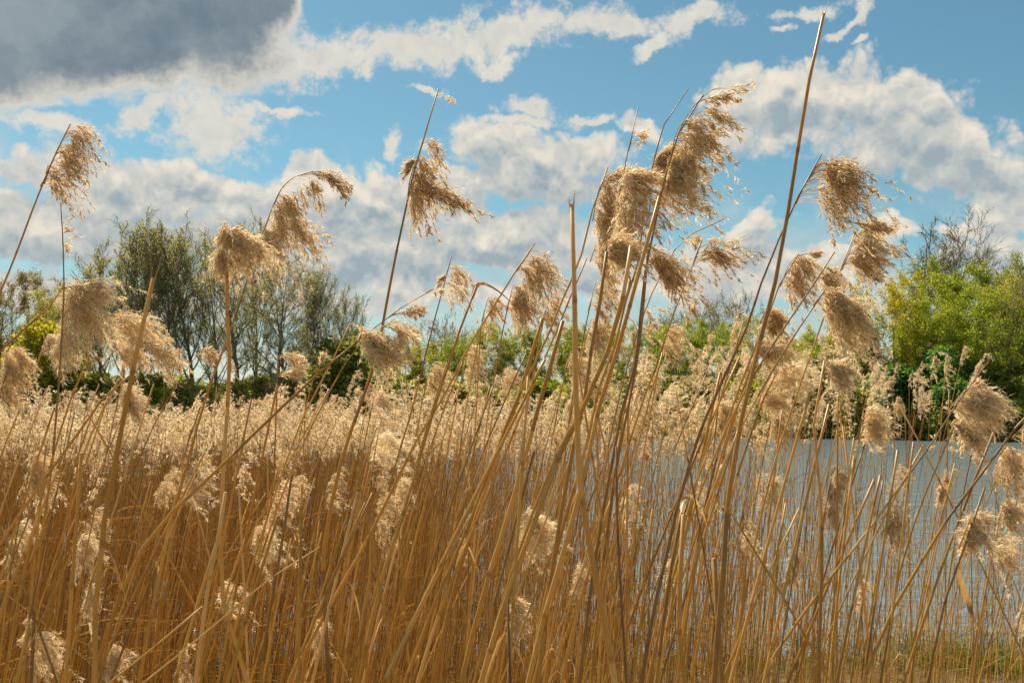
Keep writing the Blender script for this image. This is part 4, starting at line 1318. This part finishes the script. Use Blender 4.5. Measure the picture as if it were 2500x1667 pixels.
# plumes inside the thicket: each on a reed of its own
for (x, y, tx, ty, nb, dpt, lab, tn) in (
        (440, 1175, 510, 1200, 34, 2.6, 'shaggy pale plume low at the left, right of the thick cut cane', 0.68),
        (610, 1310, 665, 1360, 26, 2.8, 'small shaggy plume in the thicket right of the pale cut stalk', 0.66),
        (1255, 1290, 1355, 1330, 52, 2.3, 'bright silky plume alone in the lower middle', 0.74),
        (1240, 1475, 1268, 1520, 26, 2.3, 'small curly plume right of the black dead stub', 0.66),
        (1400, 1390, 1425, 1420, 20, 3.0, 'faint small plume right of the bright silky one', 0.60),
        (70, 1130, 105, 1210, 46, 2.8, 'broad tan plume in the thicket near the left edge', 0.60),
        (185, 1320, 235, 1370, 36, 2.8, 'tan plume left of the thick cut cane foot', 0.60),
        (40, 1285, 80, 1320, 22, 3.0, 'small curved plume near the left edge below the broad tan one', 0.62),
        (15, 1340, 45, 1365, 20, 2.9, 'small plume right at the left edge', 0.62),
        (205, 1450, 228, 1500, 20, 2.6, 'small plume touching the thick cut cane foot', 0.6),
        (255, 1590, 290, 1640, 24, 2.6, 'dull plume in the lower left corner right of the cane foot', 0.5),
        (80, 1570, 125, 1650, 34, 2.6, 'long dull plume in the lower left corner', 0.5),
        (60, 1530, 80, 1560, 14, 2.9, 'tiny dull plume above the lower left corner', 0.5),
        (440, 1600, 450, 1650, 16, 2.8, 'narrow dull plume beside a lying pale stalk', 0.5),
        (525, 1445, 585, 1480, 14, 2.6, 'wispy plume on the lying broken stalk', 0.6),
        (760, 1530, 800, 1570, 16, 2.9, 'wispy plume in the lower thicket left of centre', 0.56),
        (2165, 1260, 2195, 1330, 34, 2.7, 'brown hanging plume in front of the lake', 0.44),
        (2090, 1440, 2110, 1460, 18, 3.2, 'small round puff in front of the lake', 0.56),
        (1920, 1375, 1945, 1400, 34, 3.0, 'round ochre plume left of the kinked thick cane', 0.52),
        (2025, 1165, 2050, 1200, 44, 2.8, 'rounded plume right of the kinked thick cane', 0.58),
        (2015, 1225, 2035, 1270, 26, 3.0, 'narrow plume hugging the kinked thick cane', 0.55),
        (1865, 1185, 1890, 1215, 26, 3.0, 'loose plume left of the kinked thick cane', 0.58),
        (1805, 1300, 1850, 1320, 12, 2.6, 'white wisp above the thin crossing stalk', 0.8),
        (2295, 1180, 2310, 1200, 22, 3.2, 'small brown plume over the lake left of the dark stalk', 0.45),
        (2370, 1090, 2400, 1110, 20, 3.2, 'pale small plume below the big fluffy one', 0.62),
        (2420, 1340, 2490, 1370, 20, 2.4, 'airy plume tip near the right edge over the lake', 0.56),
        (2440, 1240, 2500, 1290, 30, 2.3, 'dense plume hanging at the right edge', 0.56),
        (2490, 1480, 2520, 1550, 20, 2.2, 'plume cut by the lower right edge', 0.6),
        (1130, 880, 1180, 920, 44, 4.2, 'rounded pale plume between the folded leaf and the long leaning reed', 0.62),
        (1040, 910, 1090, 960, 44, 4.0, 'soft plume behind the stalk of the folded leaf', 0.60),
        (1215, 930, 1270, 950, 36, 4.4, 'soft plume below the olive far tree in the middle', 0.60),
        (1240, 720, 1310, 790, 60, 3.0, 'spread brown plume under the folded leaf tip', 0.48),
        (1180, 745, 1220, 790, 20, 3.0, 'thin plume left of the folded leaf tip', 0.44),
        (1330, 740, 1370, 790, 26, 3.0, 'thin plume left of the pale cut cane top', 0.46),
        (1440, 720, 1520, 760, 26, 2.8, 'wispy plume right of the pale cut cane', 0.5),
        (1430, 800, 1480, 850, 36, 3.0, 'soft plume between pale cut cane and fan', 0.55),
        (1380, 880, 1430, 930, 40, 3.4, 'soft plume behind the pale cut cane at treeline', 0.56),
        (1620, 815, 1665, 850, 22, 3.0, 'small drooping plume right of the fan', 0.5),
        (1560, 790, 1610, 800, 10, 3.0, 'hair-thin plume right of the fan', 0.5),
        (905, 980, 960, 1010, 22, 3.6, 'pale wisp beside the leaning tall reed', 0.72),
        (900, 1090, 990, 1100, 30, 3.0, 'bright streaky plume right of the leaning tall reed foot', 0.78),
        (960, 1190, 1000, 1225, 24, 3.2, 'pale curved plume in the thicket left of centre', 0.70),
        (1740, 1010, 1800, 1050, 50, 3.2, 'wide tan plume behind the foot of the crossing reed', 0.58),
        (1880, 1010, 1920, 1060, 50, 3.2, 'tan plume just right of the tallest cane at the waterline', 0.58),
        (2100, 1040, 2170, 1060, 52, 3.0, 'wide silky plume right of the kinked cane top', 0.70),
        (1690, 1060, 1740, 1100, 34, 3.4, 'dim plume between fan and tallest cane at the waterline', 0.52)):
    u = RNG.uniform(20, 40)
    hero([(x + 6, y), (x - 6, y + 55), (x - 24, y + 150), (x - 50, y + 300), (x - 70, y + 480)], dpt, 'reed with a ' + lab, (2.5, 7),
         [PL([(x - 4, y + 40), (x + 6, y), (x + 14, y - u)], (tx, ty), nb, per=46, spread=0.55, tone=tn, fuzz=0.8, arch=0.35)], tone=0.6, group=GB)

# ---- further single reeds of the thicket, nearest first
PV = []          # seed head shapes shared by the reeds behind
for k in range(12):
    g = np.random.default_rng(100 + k)
    mb = MB()
    L = g.uniform(0.15, 0.24)
    ax = spline([(0, 0, 0), (0.012, 0, L * 0.5), (0.04, 0, L)], 8)
    plume_geo(mb, ax, (g.uniform(0.06, 0.12), g.uniform(-0.03, 0.03), g.uniform(-0.09, 0.01)), g, nb=int(g.uniform(26, 44)), spread=g.uniform(0.5, 0.8),
              per=40, hl=0.011, hw=0.0019, fuzz=0.8, tone=g.uniform(0.38, 0.56))
    PV.append(mb.mesh('seed_head', M['plume']))


def lean_of(rng, x, y):
    return rng.normal(0.13, 0.12), rng.normal(0, 0.08)


DESC_TILT = ((-9, 'leaning left'), (-0.03, 'upright'), (0.10, 'tilting right'), (0.24, 'leaning right'), (0.40, 'slanting far right'))
DESC_TONE = ((0, 'dark brown'), (0.42, 'ochre'), (0.58, 'golden'), (0.70, 'straw-pale'))
ZONES = [(-9999, 'beyond the left photo edge'), (0, 'at the left photo edge'), (150, 'below the biggest seed head'), (260, 'by the thick cut cane'), (400, 'right of thick cut cane'),
         (520, 'by the straight golden reed'), (640, 'right of straight golden reed'), (780, 'by leaning tall reed foot'), (900, 'right of leaning tall reed'),
         (1040, 'below the folded leaf'), (1150, 'below the long leaning reed'), (1280, 'left of pale cut cane'), (1400, 'at bending pale cane foot'), (1500, 'under the crowded fan'),
         (1620, 'by the curled hook leaf'), (1720, 'by the tallest cane foot'), (1850, 'right of the tallest cane'), (1970, 'by the kinked thick cane'), (2060, 'right of kinked thick cane'),
         (2180, 'under steep slanting lake reed'), (2330, 'by the torn leaf stalk'), (2420, 'at the right photo edge')]


def pick(tab, v):
    r = tab[0][1]
    for a, s in tab:
        if v >= a:
            r = s
    return r


g = np.random.default_rng(77)
count = 0
used = {}
while count < 200:
    px = g.uniform(-60, 2560)
    # thinner before the lake on the right
    if px > 1650 and g.random() < 0.52:
        continue
    d = g.uniform(1.7, 4.6)
    x = (px - 1250) / FPX * d
    z0 = max(float(ground_h(x, d)), -0.05) - 0.03
    cx = 1 if 950 < px < 1750 else 0
    lean = g.normal(0.20 + 0.10 * cx, 0.11) if g.random() < 0.8 else g.normal(-0.10, 0.18)
    topy = g.uniform(930, 1330) if not cx else g.uniform(800, 1250)
    ztop = pix(px, topy, d)[2]
    Hh = ztop - z0
    x0 = x - lean * Hh * 0.65
    bend = g.uniform(0.2, 1.2)
    tt = np.linspace(0, 1, 9)
    P = np.stack([lean * Hh * (0.6 * tt + 0.4 * tt ** (1 + bend)), g.normal(0, 0.05) * Hh * tt, Hh * tt], 1)
    plumed = g.random() < 0.26 and topy > 980 and d > 2.5
    tone = float(np.clip(g.normal(0.58, 0.12), 0.3, 0.85))
    r0 = g.uniform(0.0018, 0.0042)
    fate = 'plumed' if plumed else ('broken' if g.random() < 0.5 else 'withered')
    nleaf = int(g.random() < 0.40)
    if nleaf:
        fate += ' with leaf'
    hgt = pick(((0, 'tall'), (1010, 'medium-height'), (1180, 'short')), topy)
    thick = 'thick' if r0 / d * FPX * 2 > 7.5 else ('slim' if r0 / d * FPX * 2 > 4.5 else 'thin')
    lab = f'{hgt} {thick} {pick(DESC_TONE, tone)} reed {pick(DESC_TILT, lean)}, {fate}, {pick(ZONES, px)}'
    if lab in used:
        continue
    used[lab] = 1
    o = thing('common_reed', (x0, d, z0), lab, 'reed', 'single reeds of the thicket')
    mb = MB()
    stem_geo(mb, spline(P, 20), r0, r0 * g.uniform(0.45, 0.8), g, 6, 0.2, tone, 0.2)
    link('stem', mb.mesh('stem', M['stem'], True), o)
    if plumed:
        s = link('seed_head', PV[g.integers(0, 12)], o, 'stuff', tuple(P[-1] - np.array([0.0, 0, 0.05])))
        s.rotation_euler = (g.normal(0, 0.15), g.normal(0.1, 0.2), g.normal(0, 0.6))
        k = g.uniform(0.5, 0.85)
        s.scale = (k, k, k)
    for _ in range(nleaf):
        m3 = MB()
        t = g.integers(3, 8)
        a = g.uniform(-0.6, 0.6) + (0 if g.random() < 0.7 else math.pi)
        dv = np.array([math.cos(a), math.sin(a), 0])
        L = g.uniform(0.08, 0.20)
        dr = g.uniform(-0.25, 0.5)
        leaf_geo(m3, [P[t], P[t] + dv * L * 0.12 + [0, 0, L * 0.45], P[t] + dv * L * 0.35 + [0, 0, L * 0.8], P[t] + dv * L * 0.75 + [0, 0, L * dr]], g.uniform(0.0015, 0.0035), g, g.uniform(0.35, 0.8), g.uniform(0, 2))
        link('leaf', m3.mesh('leaf', M['leafblade']), o)
    count += 1


# ---- everything behind: the bed that nobody could count
def bed():
    g = np.random.default_rng(2024)
    X, Y = [], []

    def region(px0, px1, d0, d1, rho):
        n = int(0.5 * (px1 - px0) / FPX * (d1 ** 2 - d0 ** 2) * rho)
        d = np.sqrt(g.uniform(d0 ** 2, d1 ** 2, n))
        px = g.uniform(px0, px1, n)
        X.append((px - 1250) / FPX * d)
        Y.append(d)
    region(-350, 1050, 3.4, 8.5, 240)
    region(-350, 1050, 8.5, 16, 62)
    region(-350, 950, 16, 30, 26)
    region(950, 1500, 3.4, 8.0, 165)
    region(950, 1350, 8.0, 15, 45)
    region(1350, 1650, 7.0, 10.0, 40)
    region(1450, 1800, 3.6, 7.6, 95)
    region(1700, 2150, 4.0, 8.4, 85)
    region(2150, 2850, 4.0, 8.4, 62)
    X = np.concatenate(X)
    Y = np.concatenate(Y)
    # clumps
    keep = g.random(len(X)) < np.clip(0.75 + 0.35 * np.sin(X * 2.3 + 1.3 * np.sin(Y)) * np.cos(Y * 1.9 + X), 0.25, 1)
    X, Y = X[keep], Y[keep]
    n = len(X)
    px = X / Y * FPX + 1250
    Z = np.maximum(ground_h(X, Y), -0.35) - 0.03
    right = np.clip((px - 1250) / 900, 0, 1)
    # height of the bed: its tops lie near the horizon line at the left, a bit lower before the lake
    htop = 1.80 + 0.09 * np.sin(X * 2.7 + 0.5 * Y) * np.sin(Y * 0.9 + X) + 0.08 * np.sin(X * 1.1 + 2) - 0.0 * right
    htop = htop + np.where(Y < 6, -0.28 * (6 - Y) / 2.6, 0)
    hh = htop + g.normal(0, 0.11, n) - np.abs(g.normal(0, 0.26, n))
    tallish = g.random(n) < 0.09
    hh = np.where(tallish, hh + g.uniform(0.05, 0.40, n) * (Y > 5), hh)
    boost = (px > 1400) & (px < 2250) & (Y > 4.8) & (g.random(n) < 0.30)
    hh = np.where(boost, 1.86 + g.uniform(-0.05, 0.42, n), hh)
    ln = g.normal(0.10, 0.085, n)
    odd = g.random(n) < 0.09
    ln = np.where(odd, g.normal(0.0, 0.45, n), ln)
    ly = g.normal(0, 0.06, n)
    t = np.array([0, 0.35, 0.7, 1.0])
    H = (hh - Z)
    P = np.zeros((n, 4, 3))
    P[:, :, 0] = X[:, None] + (ln * H)[:, None] * (t ** 1.25)[None]
    P[:, :, 1] = Y[:, None] + (ly * H)[:, None] * t[None]
    P[:, :, 2] = Z[:, None] + H[:, None] * t[None]
    r = g.uniform(0.0017, 0.0034, n)[:, None] * (1 - 0.45 * t)[None]
    r = r * np.clip(Y / 9.0, 1, 1.6)[:, None]
    ang = np.array([0.2, 2.29, 4.39])
    ring = np.stack([np.cos(ang), np.sin(ang), 0 * ang], -1)
    v = (P[:, :, None, :] + ring[None, None] * r[:, :, None, None]).reshape(-1, 3)
    base = (np.arange(n) * 12)[:, None, None] + (np.arange(3) * 3)[None, :, None] + np.arange(3)[None, None, :]
    k = (np.arange(n) * 12)[:, None, None] + (np.arange(3) * 3)[None, :, None] + ((np.arange(3) + 1) % 3)[None, None, :]
    q = np.stack([base, k, k + 3, base + 3], -1).reshape(-1, 4)
    tn = np.clip(g.normal(0.44, 0.18, n), 0.02, 0.95)
    mb = MB()
    mb.add(v, q, None, np.repeat(tn, 12))
    # thin dry blades
    m = n // 2
    j = g.integers(0, n, m)
    s = g.uniform(0.25, 0.9, m)
    A = P[j, 0] * (1 - s)[:, None] + P[j, 3] * s[:, None]
    a = g.normal(0.2, 1.0, m)
    L = g.uniform(0.1, 0.32, m)
    dv = np.stack([np.cos(a), np.sin(a) * 0.6, 0 * a], 1) * L[:, None]
    u = np.linspace(0, 1, 4)[None, :, None]
    up = np.stack([0 * a, 0 * a, L * g.uniform(0.2, 1.2, m)], 1)
    Q = A[:, None] + dv[:, None] * u + up[:, None] * (u - 0.9 * u ** 2)
    W = np.stack([0 * a, 0 * a + 0.3, 0 * a + 1.0], 1)[:, None] * (0.0022 * (1.05 - u)) * np.clip(Y[j] / 8, 1, 1.6)[:, None, None]
    ribbons(mb, Q, W, np.clip(g.normal(0.5, 0.18, m), 0.05, 0.95))
    # matted, broken stalks lying over one another at the foot of the bed
    m = 1500
    px_ = g.uniform(-350, 2850, m)
    yy = g.uniform(5.8, 8.6, m)
    A = np.stack([(px_ - 1250) / FPX * yy, yy, np.maximum(ground_h((px_ - 1250) / FPX * yy, yy), 0) + g.uniform(0, 0.22, m)], 1)
    a = g.uniform(0, 6.28, m)
    L = g.uniform(0.2, 0.9, m)
    B_ = A + np.stack([np.cos(a), 0.6 * np.sin(a), g.uniform(-0.05, 0.7, m)], 1) * L[:, None]
    u = np.linspace(0, 1, 3)[None, :, None]
    ribbons(mb, A[:, None] * (1 - u) + B_[:, None] * u, np.array([0, 0.35, 0.9])[None, None] * 0.0026 * (1.15 - u) + 0 * A[:, None], np.clip(g.normal(0.6, 0.2, m), 0.1, 1))
    o = link('reed_bed', mb.mesh('reed_bed', M['stem']), kind='stuff')
    o['label'] = 'dense golden bed of thin reed stalks'
    # seed heads of the bed
    mp = MB()
    band = hh > 1.88 - 0.034 * Y
    has = (hh > 1.25) & (band | (g.random(n) < 0.07)) & (g.random(n) < np.where(Y > 8, 0.66, np.where(Y > 5.5, 0.40, 0.14)) * np.where(px > 1650, 0.42, 1.0)) | (boost & (g.random(n) < 0.8))
    idx = np.nonzero(has)[0]
    shapes = []
    for lod, (nb, per, hl, hw, fz) in enumerate(((20, 20, 0.014, 0.0030, 0.8), (10, 12, 0.025, 0.0075, 0.5), (6, 7, 0.042, 0.016, 0.3))):
        for kk in range(8):
            gg = np.random.default_rng(500 + lod * 20 + kk)
            b = MB()
            Lq = gg.uniform(0.13, 0.20)
            ax = spline([(0, 0, -0.03), (0.01, 0, Lq * 0.5), (0.03, 0, Lq)], 6)
            plume_geo(b, ax, (gg.uniform(0.03, 0.08), gg.uniform(-0.03, 0.03), gg.uniform(-0.07, 0.03)), gg, nb=nb, spread=0.75, per=per, hl=hl, hw=hw, fuzz=fz,
                      tone=gg.uniform(0.30, 0.56), bare=0.05)
            vv = np.concatenate(b.v)
            qq = np.concatenate(b.q)
            tt_ = np.concatenate(b.t)
            shapes.append((vv, qq, tt_, np.concatenate(b.c)))
    for sidx in range(len(shapes)):
        lod = sidx // 8
        sel = idx[(np.where(Y[idx] > 14, 2, np.where(Y[idx] > 7.5, 1, 0)) == lod) & (idx % 8 == sidx % 8)]
        if len(sel) == 0:
            continue
        vv, qq, tt_, cc = shapes[sidx]
        c_ = len(sel)
        az_ = g.normal(0, 0.7, c_)
        sc = g.uniform(0.6, 1.15, c_)
        ca, sa = np.cos(az_), np.sin(az_)
        R = np.zeros((c_, 3, 3))
        R[:, 0, 0], R[:, 0, 1], R[:, 1, 0], R[:, 1, 1], R[:, 2, 2] = ca, -sa, sa, ca, 1
        R[:, 0, 2] = g.normal(0.12, 0.2, c_)
        VV = np.einsum('nij,vj->nvi', R, vv) * sc[:, None, None] + P[sel, 3][:, None, :]
        mm = len(vv)
        off = (np.arange(c_) * mm)[:, None, None]
        tones = np.clip(cc[None, :] + g.normal(0, 0.09, c_)[:, None], 0, 1)
        mp.add(VV.reshape(-1, 3), (qq[None] + off).reshape(-1, 4), (tt_[None] + off).reshape(-1, 3), tones.ravel())
    o = link('reed_plumes', mp.mesh('reed_plumes', M['plume']), kind='stuff')
    o['label'] = 'countless pale seed heads of the reed bed'
    print('BED', n, 'plumes', len(idx), 'tris', sum(2 * len(a) for a in mb.q), sum(2 * len(a) for a in mp.q) + sum(len(a) for a in mp.t))


bed()
